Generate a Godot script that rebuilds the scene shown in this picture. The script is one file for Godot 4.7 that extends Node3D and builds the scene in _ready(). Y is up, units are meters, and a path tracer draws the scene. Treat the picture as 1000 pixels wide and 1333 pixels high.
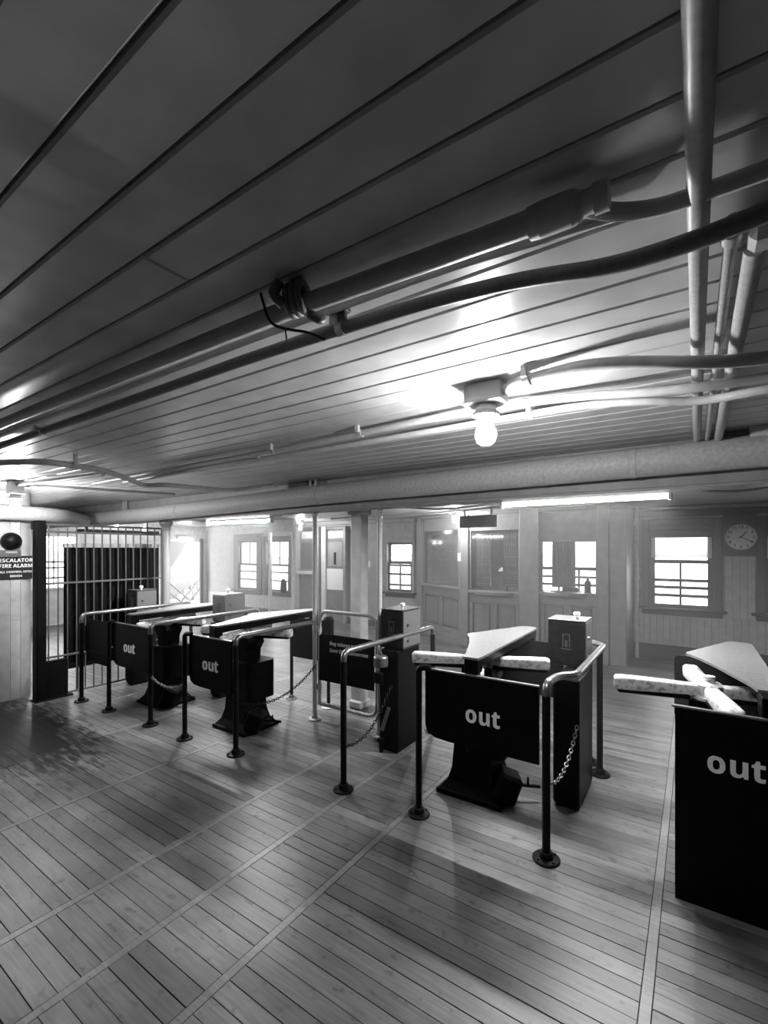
extends Node3D
# Station hall with exit turnstiles, seen from the street side of the turnstile row.
# x runs along the boards of floor and ceiling, z along the lanes (people leave towards +z).

const CEIL := 2.5
const BACK := -8.8
var used := {}
var M := {}
var rng := RandomNumberGenerator.new()

# ------------------------------------------------------------------ naming
func numbered(n: String) -> String:
	if not used.has(n):
		used[n] = 0
		return n
	used[n] += 1
	return "%s_%03d" % [n, used[n]]

func tag(o: Node, label: String, category: String, group := "") -> Node:
	o.set_meta("label", label)
	o.set_meta("category", category)
	if group != "":
		o.set_meta("group", group)
	return o

func thing(called: String, label: String, category: String, at := Vector3.ZERO, group := "") -> Node3D:
	var o := Node3D.new()
	o.name = numbered(called)
	add_child(o)
	o.position = at
	tag(o, label, category, group)
	return o

func set_node(called: String) -> Node3D:
	var o := Node3D.new()
	o.name = called
	add_child(o)
	o.set_meta("kind", "structure")
	return o

func obj(called: String, st: SurfaceTool, m: Material, parent: Node = null) -> MeshInstance3D:
	st.generate_normals()
	var o := MeshInstance3D.new()
	o.mesh = st.commit()
	o.mesh.surface_set_material(0, m)
	if parent == null:
		o.name = numbered(called)
		add_child(o)
	else:
		o.name = called
		parent.add_child(o, true)
	return o

func copy_mesh(called: String, mesh: Mesh, parent: Node, at: Vector3) -> MeshInstance3D:
	var o := MeshInstance3D.new()
	o.mesh = mesh
	o.name = called
	parent.add_child(o, true)
	o.position = at
	return o

# ------------------------------------------------------------------ shapes
func S() -> SurfaceTool:
	var st := SurfaceTool.new()
	st.begin(Mesh.PRIMITIVE_TRIANGLES)
	st.set_smooth_group(-1)
	return st

func face(st: SurfaceTool, vs: Array, hint: Vector3) -> void:
	var n: Vector3 = (vs[1] - vs[0]).cross(vs[2] - vs[0])
	var flip: bool = n.dot(hint) > 0.0
	for i in range(1, vs.size() - 1):
		if flip:
			st.add_vertex(vs[0]); st.add_vertex(vs[i + 1]); st.add_vertex(vs[i])
		else:
			st.add_vertex(vs[0]); st.add_vertex(vs[i]); st.add_vertex(vs[i + 1])

func box(st: SurfaceTool, c: Vector3, s: Vector3, ch := 0.0, b := Basis.IDENTITY) -> void:
	st.set_smooth_group(-1)
	var h := s * 0.5
	ch = minf(ch, minf(h.x, minf(h.y, h.z)) * 0.95)
	if ch <= 0.0:
		for a in 3:
			for sg in [-1.0, 1.0]:
				var n := Vector3.ZERO
				n[a] = sg
				var u := (a + 1) % 3
				var w := (a + 2) % 3
				var vs := []
				for q in [[-1, -1], [1, -1], [1, 1], [-1, 1]]:
					var p := Vector3.ZERO
					p[a] = sg * h[a]
					p[u] = q[0] * h[u]
					p[w] = q[1] * h[w]
					vs.append(c + b * p)
				face(st, vs, b * n)
		return
	for a in 3:
		var u := (a + 1) % 3
		var w := (a + 2) % 3
		for sg in [-1.0, 1.0]:
			var n := Vector3.ZERO
			n[a] = sg
			var vs := []
			for q in [[-1, -1], [1, -1], [1, 1], [-1, 1]]:
				var p := Vector3.ZERO
				p[a] = sg * h[a]
				p[u] = q[0] * (h[u] - ch)
				p[w] = q[1] * (h[w] - ch)
				vs.append(c + b * p)
			face(st, vs, b * n)
		for su in [-1.0, 1.0]:
			for sw in [-1.0, 1.0]:
				var p1 := Vector3.ZERO
				p1[u] = su * h[u]; p1[w] = sw * (h[w] - ch); p1[a] = -(h[a] - ch)
				var p2 := p1
				p2[a] = h[a] - ch
				var p3 := Vector3.ZERO
				p3[u] = su * (h[u] - ch); p3[w] = sw * h[w]; p3[a] = h[a] - ch
				var p4 := p3
				p4[a] = -(h[a] - ch)
				var n2 := Vector3.ZERO
				n2[u] = su; n2[w] = sw
				face(st, [c + b * p1, c + b * p2, c + b * p3, c + b * p4], b * n2)
	for sx in [-1.0, 1.0]:
		for sy in [-1.0, 1.0]:
			for sz in [-1.0, 1.0]:
				face(st, [c + b * Vector3(sx * h.x, sy * (h.y - ch), sz * (h.z - ch)), c + b * Vector3(sx * (h.x - ch), sy * h.y, sz * (h.z - ch)), c + b * Vector3(sx * (h.x - ch), sy * (h.y - ch), sz * h.z)], b * Vector3(sx, sy, sz))

func bx(st: SurfaceTool, x0: float, x1: float, y0: float, y1: float, z0: float, z1: float, ch := 0.0) -> void:
	box(st, Vector3((x0 + x1) / 2, (y0 + y1) / 2, (z0 + z1) / 2), Vector3(absf(x1 - x0), absf(y1 - y0), absf(z1 - z0)), ch)

func bend(pts: Array, rad: float, n := 5) -> Array:
	var out := [pts[0]]
	for i in range(1, pts.size() - 1):
		var p: Vector3 = pts[i]
		var a: Vector3 = pts[i - 1] - p
		var c: Vector3 = pts[i + 1] - p
		var d := minf(rad, minf(a.length(), c.length()) * 0.48)
		var s := p + a.normalized() * d
		var e := p + c.normalized() * d
		for k in n + 1:
			var t := float(k) / n
			out.append(s.lerp(p, t).lerp(p.lerp(e, t), t))
	out.append(pts[-1])
	return out

func tube(st: SurfaceTool, pts: Array, r: float, seg := 10, r_end := -1.0, closed := false) -> void:
	var n := pts.size()
	var rings := []
	var t0: Vector3 = (pts[1] - pts[0]).normalized()
	if closed:
		t0 = (pts[1] - pts[n - 1]).normalized()
	var side := t0.cross(Vector3.UP)
	if side.length() < 0.05:
		side = t0.cross(Vector3.RIGHT)
	side = side.normalized()
	for i in n:
		var t: Vector3
		if closed:
			t = (pts[(i + 1) % n] - pts[(i + n - 1) % n]).normalized()
		elif i == 0:
			t = t0
		elif i == n - 1:
			t = (pts[i] - pts[i - 1]).normalized()
		else:
			t = ((pts[i] - pts[i - 1]).normalized() + (pts[i + 1] - pts[i]).normalized()).normalized()
		side = (side - t * side.dot(t)).normalized()
		var up := side.cross(t)
		var rr := r if r_end < 0.0 else lerpf(r, r_end, float(i) / (n - 1))
		var ring := []
		for k in seg:
			var a := TAU * k / seg
			ring.append(pts[i] + (side * cos(a) + up * sin(a)) * rr)
		rings.append(ring)
	st.set_smooth_group(1)
	for i in (n if closed else n - 1):
		var j := (i + 1) % n
		for k in seg:
			var l := (k + 1) % seg
			var mid: Vector3 = (rings[i][k] + rings[j][l] + rings[i][l] + rings[j][k]) / 4.0 - (pts[i] + pts[j]) / 2.0
			face(st, [rings[i][k], rings[i][l], rings[j][l], rings[j][k]], mid)
	st.set_smooth_group(-1)
	if not closed:
		face(st, rings[0], -t0)
		face(st, rings[n - 1], pts[n - 1] - pts[n - 2])

func lathe(st: SurfaceTool, prof: Array, at: Vector3, seg := 18, b := Basis.IDENTITY, smooth := false) -> void:
	for i in prof.size() - 1:
		var p: Vector2 = prof[i]
		var q: Vector2 = prof[i + 1]
		st.set_smooth_group(2 if smooth else 2 + i)
		var nr := Vector2(q.y - p.y, -(q.x - p.x))
		for k in seg:
			var a := TAU * k / seg
			var c := TAU * (k + 1) / seg
			var m := (a + c) / 2
			var h := Vector3(cos(m) * nr.x, nr.y, sin(m) * nr.x)
			var vs := [at + b * Vector3(cos(a) * p.x, p.y, sin(a) * p.x), at + b * Vector3(cos(c) * p.x, p.y, sin(c) * p.x), at + b * Vector3(cos(c) * q.x, q.y, sin(c) * q.x), at + b * Vector3(cos(a) * q.x, q.y, sin(a) * q.x)]
			if p.x < 0.00001:
				face(st, [vs[0], vs[2], vs[3]], b * h)
			elif q.x < 0.00001:
				face(st, [vs[0], vs[1], vs[2]], b * h)
			else:
				face(st, vs, b * h)
	st.set_smooth_group(-1)

# polygon in the plane of two axes, pushed along the third: axis 1 = lying flat (x, z), axis 2 = standing (x, y), axis 0 = standing (z, y)
func prism(st: SurfaceTool, poly: PackedVector2Array, lo: float, hi: float, axis := 1, at := Vector3.ZERO) -> void:
	st.set_smooth_group(-1)
	var mk := func(p: Vector2, t: float) -> Vector3:
		if axis == 1:
			return at + Vector3(p.x, t, p.y)
		if axis == 2:
			return at + Vector3(p.x, p.y, t)
		return at + Vector3(t, p.y, p.x)
	var n := Vector3.ZERO
	n[axis] = 1.0
	var tri := Geometry2D.triangulate_polygon(poly)
	for i in range(0, tri.size(), 3):
		face(st, [mk.call(poly[tri[i]], hi), mk.call(poly[tri[i + 1]], hi), mk.call(poly[tri[i + 2]], hi)], n)
		face(st, [mk.call(poly[tri[i]], lo), mk.call(poly[tri[i + 1]], lo), mk.call(poly[tri[i + 2]], lo)], -n)
	var ccw := not Geometry2D.is_polygon_clockwise(poly)
	for i in poly.size():
		var p := poly[i]
		var q := poly[(i + 1) % poly.size()]
		var o2 := Vector2(q.y - p.y, p.x - q.x) * (1.0 if ccw else -1.0)
		var h: Vector3 = mk.call(o2, 0.0) - at
		face(st, [mk.call(p, lo), mk.call(q, lo), mk.call(q, hi), mk.call(p, hi)], h)

func rounded(x0: float, x1: float, y0: float, y1: float, r: float, n := 5) -> PackedVector2Array:
	var out := PackedVector2Array()
	for c in [[x1 - r, y1 - r, 0.0], [x0 + r, y1 - r, 90.0], [x0 + r, y0 + r, 180.0], [x1 - r, y0 + r, 270.0]]:
		for k in n + 1:
			var a := deg_to_rad(c[2] + 90.0 * k / n)
			out.append(Vector2(c[0] + cos(a) * r, c[1] + sin(a) * r))
	return out

func words(text: String, height: float, m: Material, parent: Node, at: Vector3, turn := 0.0, bold := true, called := "lettering", align := HORIZONTAL_ALIGNMENT_CENTER) -> MeshInstance3D:
	var f := SystemFont.new()
	f.font_names = PackedStringArray(["Droid Sans"])
	f.font_weight = 700 if bold else 400
	var t := TextMesh.new()
	t.font = f
	t.font_size = 64
	t.text = text
	t.pixel_size = height / 46.0
	t.depth = 0.004
	t.curve_step = 2.0
	t.horizontal_alignment = align
	t.vertical_alignment = VERTICAL_ALIGNMENT_CENTER
	t.material = m
	var o := MeshInstance3D.new()
	o.mesh = t
	o.name = called
	parent.add_child(o, true)
	o.position = at
	o.rotation.y = turn
	return o

# ------------------------------------------------------------------ materials
func noise(seed_: int, freq: float, oct := 4) -> FastNoiseLite:
	var n := FastNoiseLite.new()
	n.seed = seed_
	n.frequency = freq
	n.noise_type = FastNoiseLite.TYPE_SIMPLEX_SMOOTH
	n.fractal_octaves = oct
	return n

func speckle(seed_: int, freq: float, lo: float, hi: float, cut := -1.0, soft := 0.1) -> ImageTexture:
	var im: Image = noise(seed_, freq, 5).get_seamless_image(512, 512)
	var out := Image.create(512, 512, true, Image.FORMAT_RGB8)
	for y in 512:
		for x in 512:
			var v := im.get_pixel(x, y).r
			if cut >= 0.0:
				v = smoothstep(cut - soft, cut + soft, v)
			v = lerpf(lo, hi, v)
			out.set_pixel(x, y, Color(v, v, v))
	out.generate_mipmaps()
	return ImageTexture.create_from_image(out)

func wood_floor() -> ImageTexture:
	# one picture covers 8 x 8 m of floor
	var w := 1280
	var h := 1280
	var grain := noise(5, 1.0, 3)
	var wide := noise(11, 1.0, 4)
	var spot := noise(23, 1.0, 3)
	var out := Image.create(w, h, true, Image.FORMAT_RGB8)
	for y in h:
		for x in w:
			var g := grain.get_noise_2d(x * 0.018, y * 0.42)
			var s := wide.get_noise_2d(x * 0.0085, y * 0.011)
			var k := spot.get_noise_2d(x * 0.05, y * 0.09)
			var v := 0.6 + g * 0.12 + s * 0.2
			if k > 0.42:
				v *= lerpf(1.0, 0.72, clampf((k - 0.42) * 6.0, 0.0, 1.0))
			# trodden dirt and lane board shadow, both painted black, streaked along the boards
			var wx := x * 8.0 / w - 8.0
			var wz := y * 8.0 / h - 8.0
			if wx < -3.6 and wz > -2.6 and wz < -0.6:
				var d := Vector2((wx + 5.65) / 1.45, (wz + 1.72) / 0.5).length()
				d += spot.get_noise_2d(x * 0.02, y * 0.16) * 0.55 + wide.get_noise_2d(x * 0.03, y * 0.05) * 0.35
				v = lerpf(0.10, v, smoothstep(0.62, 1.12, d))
			v = clampf(v, 0.08, 0.82)
			out.set_pixel(x, y, Color(v, v, v))
	out.generate_mipmaps()
	return ImageTexture.create_from_image(out)

func mat(grey: float, rough: float, metal := 0.0, tex: Texture2D = null, scale := 1.0) -> StandardMaterial3D:
	var m := StandardMaterial3D.new()
	m.albedo_color = Color(grey, grey, grey)
	m.roughness = rough
	m.metallic = metal
	if tex != null:
		m.albedo_texture = tex
		m.uv1_triplanar = true
		m.uv1_world_triplanar = true
		m.uv1_scale = Vector3.ONE * scale
	return m

func glow(energy: float) -> StandardMaterial3D:
	var m := mat(0.9, 0.5)
	m.emission_enabled = true
	m.emission = Color(1, 1, 1)
	m.emission_energy_multiplier = energy
	return m

func make_materials() -> void:
	var soft := speckle(3, 0.012, 0.86, 1.0)
	var fine := speckle(4, 0.05, 0.8, 1.0)
	var chips := speckle(8, 0.035, 0.6, 1.0, 0.34, 0.16)
	var worn := speckle(9, 0.03, 0.72, 1.0)
	var scuff := speckle(10, 0.02, 0.55, 1.0)
	M.ceiling = mat(0.80, 0.28, 0.0, soft, 0.7)
	M.wall = mat(0.74, 0.45, 0.0, soft, 0.8)
	M.wall_b = mat(0.70, 0.45, 0.0, soft, 0.9)
	M.back_wall = mat(0.60, 0.5, 0.0, soft, 0.8)
	M.trim = mat(0.34, 0.45, 0.0, fine, 0.8)
	M.sill = mat(0.22, 0.45, 0.0, fine, 0.8)
	M.booth = mat(0.48, 0.42, 0.0, soft, 0.8)
	M.booth_panel = mat(0.45, 0.42, 0.0, soft, 0.8)
	M.cream = mat(0.82, 0.45, 0.0, soft, 0.8)
	M.column_grey = mat(0.52, 0.45, 0.0, soft, 0.9)
	M.stair_wall = mat(0.46, 0.8, 0.0, soft, 0.5)
	M.rail_paint = mat(0.30, 0.6)
	M.baseboard = mat(0.06, 0.5)
	M.beam = mat(0.60, 0.5, 0.0, soft, 0.8)
	M.pipe_wrap = mat(0.74, 0.6, 0.0, fine, 1.2)
	M.conduit = mat(0.80, 0.4, 0.0, soft, 2.0)
	M.cable = mat(0.46, 0.5, 0.0, fine, 2.0)
	M.black = mat(0.055, 0.38, 0.0, scuff, 1.1)
	M.black_flat = mat(0.05, 0.6, 0.0, scuff, 1.7)
	M.iron = mat(0.12, 0.42, 0.3, scuff, 1.5)
	M.bar = mat(0.32, 0.5, 0.2)
	M.door_dark = mat(0.08, 0.55, 0.0, scuff, 0.9)
	M.steel = mat(0.62, 0.28, 0.85, fine, 2.0)
	M.steel_dull = mat(0.5, 0.4, 0.7, fine, 2.0)
	M.white_pole = mat(0.76, 0.42, 0.0, fine, 1.5)
	M.white_arm = mat(0.80, 0.4, 0.0, chips, 1.3)
	M.plate = mat(0.44, 0.42, 0.0, worn, 1.7)
	M.cabinet = mat(0.20, 0.38, 0.1, scuff, 1.2)
	M.cabinet_grey = mat(0.40, 0.4, 0.1, fine, 1.2)
	M.lettering = mat(0.86, 0.6)
	M.sign_dark = mat(0.16, 0.5)
	M.paper = mat(0.88, 0.7)
	M.clock_face = mat(0.82, 0.5)
	M.white = mat(0.86, 0.5)
	M.bulb = glow(14.0)
	M.tube = glow(13.0)
	M.small_bulb = glow(8.0)
	M.porcelain = mat(0.85, 0.2)
	M.concrete = mat(0.72, 0.8, 0.0, soft, 0.3)
	M.brick_far = mat(0.66, 0.8, 0.0, fine, 0.5)
	M.far_dark = mat(0.45, 0.8)
	M.curtain = mat(0.56, 0.9, 0.0, worn, 3.0)
	M.lace = mat(0.6, 0.9, 0.0, speckle(14, 0.045, 0.12, 1.0, 0.5, 0.1), 2.0)
	M.shade = mat(0.9, 0.8)
	M.shade.transparency = BaseMaterial3D.TRANSPARENCY_ALPHA
	M.shade.albedo_color.a = 0.72
	M.glass = mat(0.85, 0.05)
	M.glass.transparency = BaseMaterial3D.TRANSPARENCY_ALPHA
	M.glass.albedo_color.a = 0.1
	M.glass_dusty = mat(0.35, 0.05)
	M.glass_dusty.transparency = BaseMaterial3D.TRANSPARENCY_ALPHA
	M.glass_dusty.albedo_color.a = 0.12
	# old matt enamel mirrors little
	for k in ["black", "black_flat", "iron", "door_dark", "sign_dark", "cabinet"]:
		M[k].metallic_specular = 0.22
	# boards of the floor: one print of grain, stains and painted shadow, three tones of board
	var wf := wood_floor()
	M.floor = []
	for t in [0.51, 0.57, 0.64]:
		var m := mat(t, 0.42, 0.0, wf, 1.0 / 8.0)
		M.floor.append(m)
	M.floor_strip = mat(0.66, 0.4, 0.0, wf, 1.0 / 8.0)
	M.subfloor = mat(0.05, 0.9)

# ------------------------------------------------------------------ start
func _ready() -> void:
	rng.seed = 41
	# camera: level, lens shifted a little downwards; focal length 600 pixels in a 1000 x 1333 frame
	var cam := Camera3D.new()
	cam.name = "camera"
	cam.position = Vector3(0, 1.8, 0)
	cam.rotation_degrees = Vector3(0, 34.0, 0)
	cam.projection = Camera3D.PROJECTION_FRUSTUM
	cam.near = 0.05
	cam.far = 200.0
	cam.size = 0.05 * 1333.0 / 600.0
	cam.frustum_offset = Vector2(0, 0.05 * 48.5 / 600.0)
	add_child(cam)
	cam.current = true
	# sky and exposure
	var env := Environment.new()
	env.background_mode = Environment.BG_SKY
	var sky := Sky.new()
	var sm := ProceduralSkyMaterial.new()
	sm.sky_top_color = Color(0.84, 0.84, 0.84)
	sm.sky_horizon_color = Color(0.95, 0.95, 0.95)
	sm.ground_horizon_color = Color(0.9, 0.9, 0.9)
	sm.ground_bottom_color = Color(0.6, 0.6, 0.6)
	sm.sky_energy_multiplier = 3.2
	sm.ground_energy_multiplier = 2.3
	sky.sky_material = sm
	env.sky = sky
	env.tonemap_mode = Environment.TONE_MAPPER_LINEAR
	env.tonemap_exposure = 1.8
	env.sdfgi_enabled = true
	env.ssao_enabled = true
	env.ssil_enabled = true
	var we := WorldEnvironment.new()
	we.name = "world_environment"
	we.environment = env
	add_child(we)

	make_materials()
	build_floor()
	build_ceiling()
	build_walls()
	build_beam_and_columns()
	build_outside()
	build_booth()
	build_turnstiles()
	build_rails()
	build_cabinets()
	build_gates()
	build_lights()
	build_pipes()
	build_small_things()
	# thin haze added over the far half for the veil of lamp glare
	env.volumetric_fog_enabled = true
	env.volumetric_fog_density = 0.0
	var hz := FogVolume.new()
	hz.name = "added_haze"
	hz.size = Vector3(16.6, 2.44, 5.5)
	hz.position = Vector3(-4.2, 1.24, -6.02)
	var fm := FogMaterial.new()
	fm.density = 0.02
	fm.albedo = Color(0.95, 0.95, 0.95)
	fm.edge_fade = 0.1
	hz.material = fm
	add_child(hz)
	hz.set_meta("kind", "stuff")
	hz.set_meta("label", "thin pale haze added as a glare veil over the far half of the hall")
	hz.set_meta("category", "haze")

# ------------------------------------------------------------------ floor
func build_floor() -> void:
	var fl := set_node("floor")
	var st := S()
	bx(st, -13.2, 4.3, -0.2, -0.022, -9.0, 5.2)
	obj("subfloor", st, M.subfloor, fl)
	var seams := [-12.6, -10.1, -9.0, -7.9, -6.8, -5.8, -4.74, -3.69, -2.635, -2.12, -1.635, -0.16, 0.9, 1.95, 3.0, 4.2]
	var pitch := 0.085
	var boards := []
	var a := deg_to_rad(34.0)
	for i in seams.size() - 1:
		var x0: float = seams[i] + (0.022 if i > 0 else 0.0)
		var x1: float = seams[i + 1] - 0.022
		var r := 0
		var z := BACK
		while z < 5.0:
			var tone := rng.randi() % 3
			var zc := z + pitch / 2
			var best := 1e9
			for xx in [x0, (x0 + x1) / 2, x1]:
				var dp: float = -xx * sin(a) - zc * cos(a)
				var rr: float = xx * cos(a) - zc * sin(a)
				if dp > 0.3 and absf(rr / dp) < 0.9 and 1.8 / dp < 1.1:
					best = minf(best, dp)
			boards.append({x0 = x0, x1 = x1, z = zc, tone = tone, d = best})
			z += pitch
			r += 1
	boards.sort_custom(func(p, q): return p.d < q.d)
	var cache := {}
	var rest := [S(), S(), S()]
	for i in boards.size():
		var b: Dictionary = boards[i]
		if i < 290:
			var key := "%.3f_%d" % [b.x1 - b.x0, b.tone]
			if not cache.has(key):
				var s2 := S()
				box(s2, Vector3(0, -0.012, 0), Vector3(b.x1 - b.x0 - 0.002, 0.024, pitch - [0.004, 0.0012, 0.0018][b.tone]), 0.0012)
				s2.generate_normals()
				var me := s2.commit()
				me.surface_set_material(0, M.floor[b.tone])
				cache[key] = me
			copy_mesh("floor_board", cache[key], fl, Vector3((b.x0 + b.x1) / 2, rng.randf_range(-0.0012, 0.0), b.z))
		else:
			box(rest[b.tone], Vector3((b.x0 + b.x1) / 2, -0.0122, b.z), Vector3(b.x1 - b.x0 - 0.002, 0.024, pitch - [0.003, 0.001, 0.0015][b.tone]), 0.001)
	for t in 3:
		var o := obj("far_floor_boards", rest[t], M.floor[t], fl)
		o.set_meta("kind", "stuff")
	for i in range(1, seams.size() - 1):
		var s3 := S()
		bx(s3, seams[i] - 0.021, seams[i] + 0.021, -0.024, 0.0006, BACK, 5.0, 0.002)
		obj("cross_strip", s3, M.floor_strip, fl)

# ------------------------------------------------------------------ ceiling
func build_ceiling() -> void:
	var ce := set_node("ceiling")
	var st := S()
	bx(st, -13.2, 4.3, CEIL + 0.021, CEIL + 0.2, -9.0, 5.2)
	obj("ceiling_deck", st, M.sill, ce)
	var pitch := 0.1275
	var far := S()
	var z := -0.463 + pitch * 43
	var row := 0
	var cache := {}
	while z > BACK:
		var zc := z - pitch / 2
		var lo := maxf(z - pitch, BACK)
		if zc > -3.55 and zc < 0.5:
			var cuts := [-6.85, -5.2 + 0.8 * ((row * 7) % 3), 4.2]
			if absf(zc + 0.663) < 0.05:
				cuts = [-6.85, -1.095, 4.2]
			for i in cuts.size() - 1:
				var w: float = cuts[i + 1] - cuts[i] - 0.003
				var key := "%.3f" % w
				if not cache.has(key):
					var s2 := S()
					box(s2, Vector3(0, 0.011, 0), Vector3(w, 0.022, pitch - 0.006), 0.005)
					s2.generate_normals()
					cache[key] = s2.commit()
					cache[key].surface_set_material(0, M.ceiling)
				copy_mesh("ceiling_board", cache[key], ce, Vector3((cuts[i] + cuts[i + 1]) / 2, CEIL, zc))
		else:
			bx(far, -6.85, 4.2, CEIL, CEIL + 0.022, lo + 0.0025, z - 0.0025, 0.004)
		if zc < -2.3:
			bx(far, -12.6, -6.853, CEIL, CEIL + 0.022, lo + 0.0025, z - 0.0025, 0.004)
		z -= pitch
		row += 1
	var o := obj("far_ceiling_boards", far, M.ceiling, ce)
	o.set_meta("kind", "stuff")

# ------------------------------------------------------------------ walls
func slab(parent: Node, called: String, m: Material, x0: float, x1: float, y0: float, y1: float, z0: float, z1: float, ch := 0.0) -> MeshInstance3D:
	var st := S()
	bx(st, x0, x1, y0, y1, z0, z1, ch)
	return obj(called, st, m, parent)

func sash_window(n: int, x0: float, x1: float, y0: float, y1: float, meeting: float, rows: Array, cols_up: int, cols_down: int, casing: float, ms: Material, mc: Material, with_shade := 0.0, sw := 0.05, gb := 0.02) -> Node3D:
	# opening x0..x1, y0..y1 in the back wall; rows = heights of the bars across the lower half
	var w := set_node("window_%d" % n)
	var zf := BACK + 0.02
	slab(w, "casing", mc, x0 - casing, x0, y0 - 0.02, y1 + casing, BACK - 0.02, BACK + 0.035, 0.004)
	slab(w, "casing", mc, x1, x1 + casing, y0 - 0.02, y1 + casing, BACK - 0.02, BACK + 0.035, 0.004)
	slab(w, "casing", mc, x0, x1, y1, y1 + casing, BACK - 0.02, BACK + 0.035, 0.004)
	slab(w, "window_sill", M.sill, x0 - casing - 0.06, x1 + casing + 0.06, y0 - 0.055, y0 - 0.02, BACK - 0.05, BACK + 0.09, 0.006)
	slab(w, "apron", M.sill, x0 - casing, x1 + casing, y0 - 0.14, y0 - 0.055, BACK - 0.01, BACK + 0.025, 0.004)
	var fr := S()
	for s in [[x0, x0 + sw], [x1 - sw, x1]]:
		bx(fr, s[0], s[1], meeting, y1, BACK - 0.10, BACK - 0.055)
		bx(fr, s[0], s[1], y0 - 0.02, meeting, BACK - 0.055, BACK - 0.01)
	bx(fr, x0 + sw, x1 - sw, y1 - 0.05, y1, BACK - 0.10, BACK - 0.055)
	bx(fr, x0 + 0.05, x1 - sw, meeting - 0.03, meeting + 0.03, BACK - 0.10, BACK - 0.01)
	bx(fr, x0 + sw, x1 - sw, y0 - 0.02, y0 + 0.04, BACK - 0.055, BACK - 0.01)
	obj("sash", fr, ms, w)
	for k in range(1, cols_up):
		var xm: float = x0 + (x1 - x0) * k / cols_up
		slab(w, "muntin", ms, xm - 0.017, xm + 0.017, meeting + 0.03, y1 - 0.05, BACK - 0.095, BACK - 0.06)
	for k in range(1, cols_down):
		var xm: float = x0 + (x1 - x0) * k / cols_down
		slab(w, "muntin", ms, xm - 0.016, xm + 0.016, y0 + 0.04, meeting - 0.03, BACK - 0.05, BACK - 0.015)
	for r in rows:
		slab(w, "guard_bar", ms, x0 + sw, x1 - sw, r - gb, r + gb, BACK - 0.012, BACK + 0.012)
	slab(w, "pane", M.glass, x0 + 0.05, x1 - sw, meeting + 0.03, y1 - 0.05, BACK - 0.08, BACK - 0.074)
	slab(w, "pane", M.glass, x0 + sw, x1 - sw, y0 + 0.04, meeting - 0.03, BACK - 0.036, BACK - 0.03)
	if with_shade > 0.0:
		slab(w, "window_shade", M.shade, x0 + 0.03, x1 - 0.03, with_shade, y1 - 0.2, BACK - 0.05, BACK - 0.047)
		var ro := S()
		tube(ro, [Vector3(x0 + 0.02, y1 - 0.1, BACK - 0.03), Vector3(x1 - 0.02, y1 - 0.1, BACK - 0.03)], 0.028, 10)
		bx(ro, x0 + 0.02, x1 - 0.02, y1 - 0.2, y1, BACK - 0.05, BACK - 0.02)
		obj("shade_roller", ro, M.trim, w)
	return w

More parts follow.
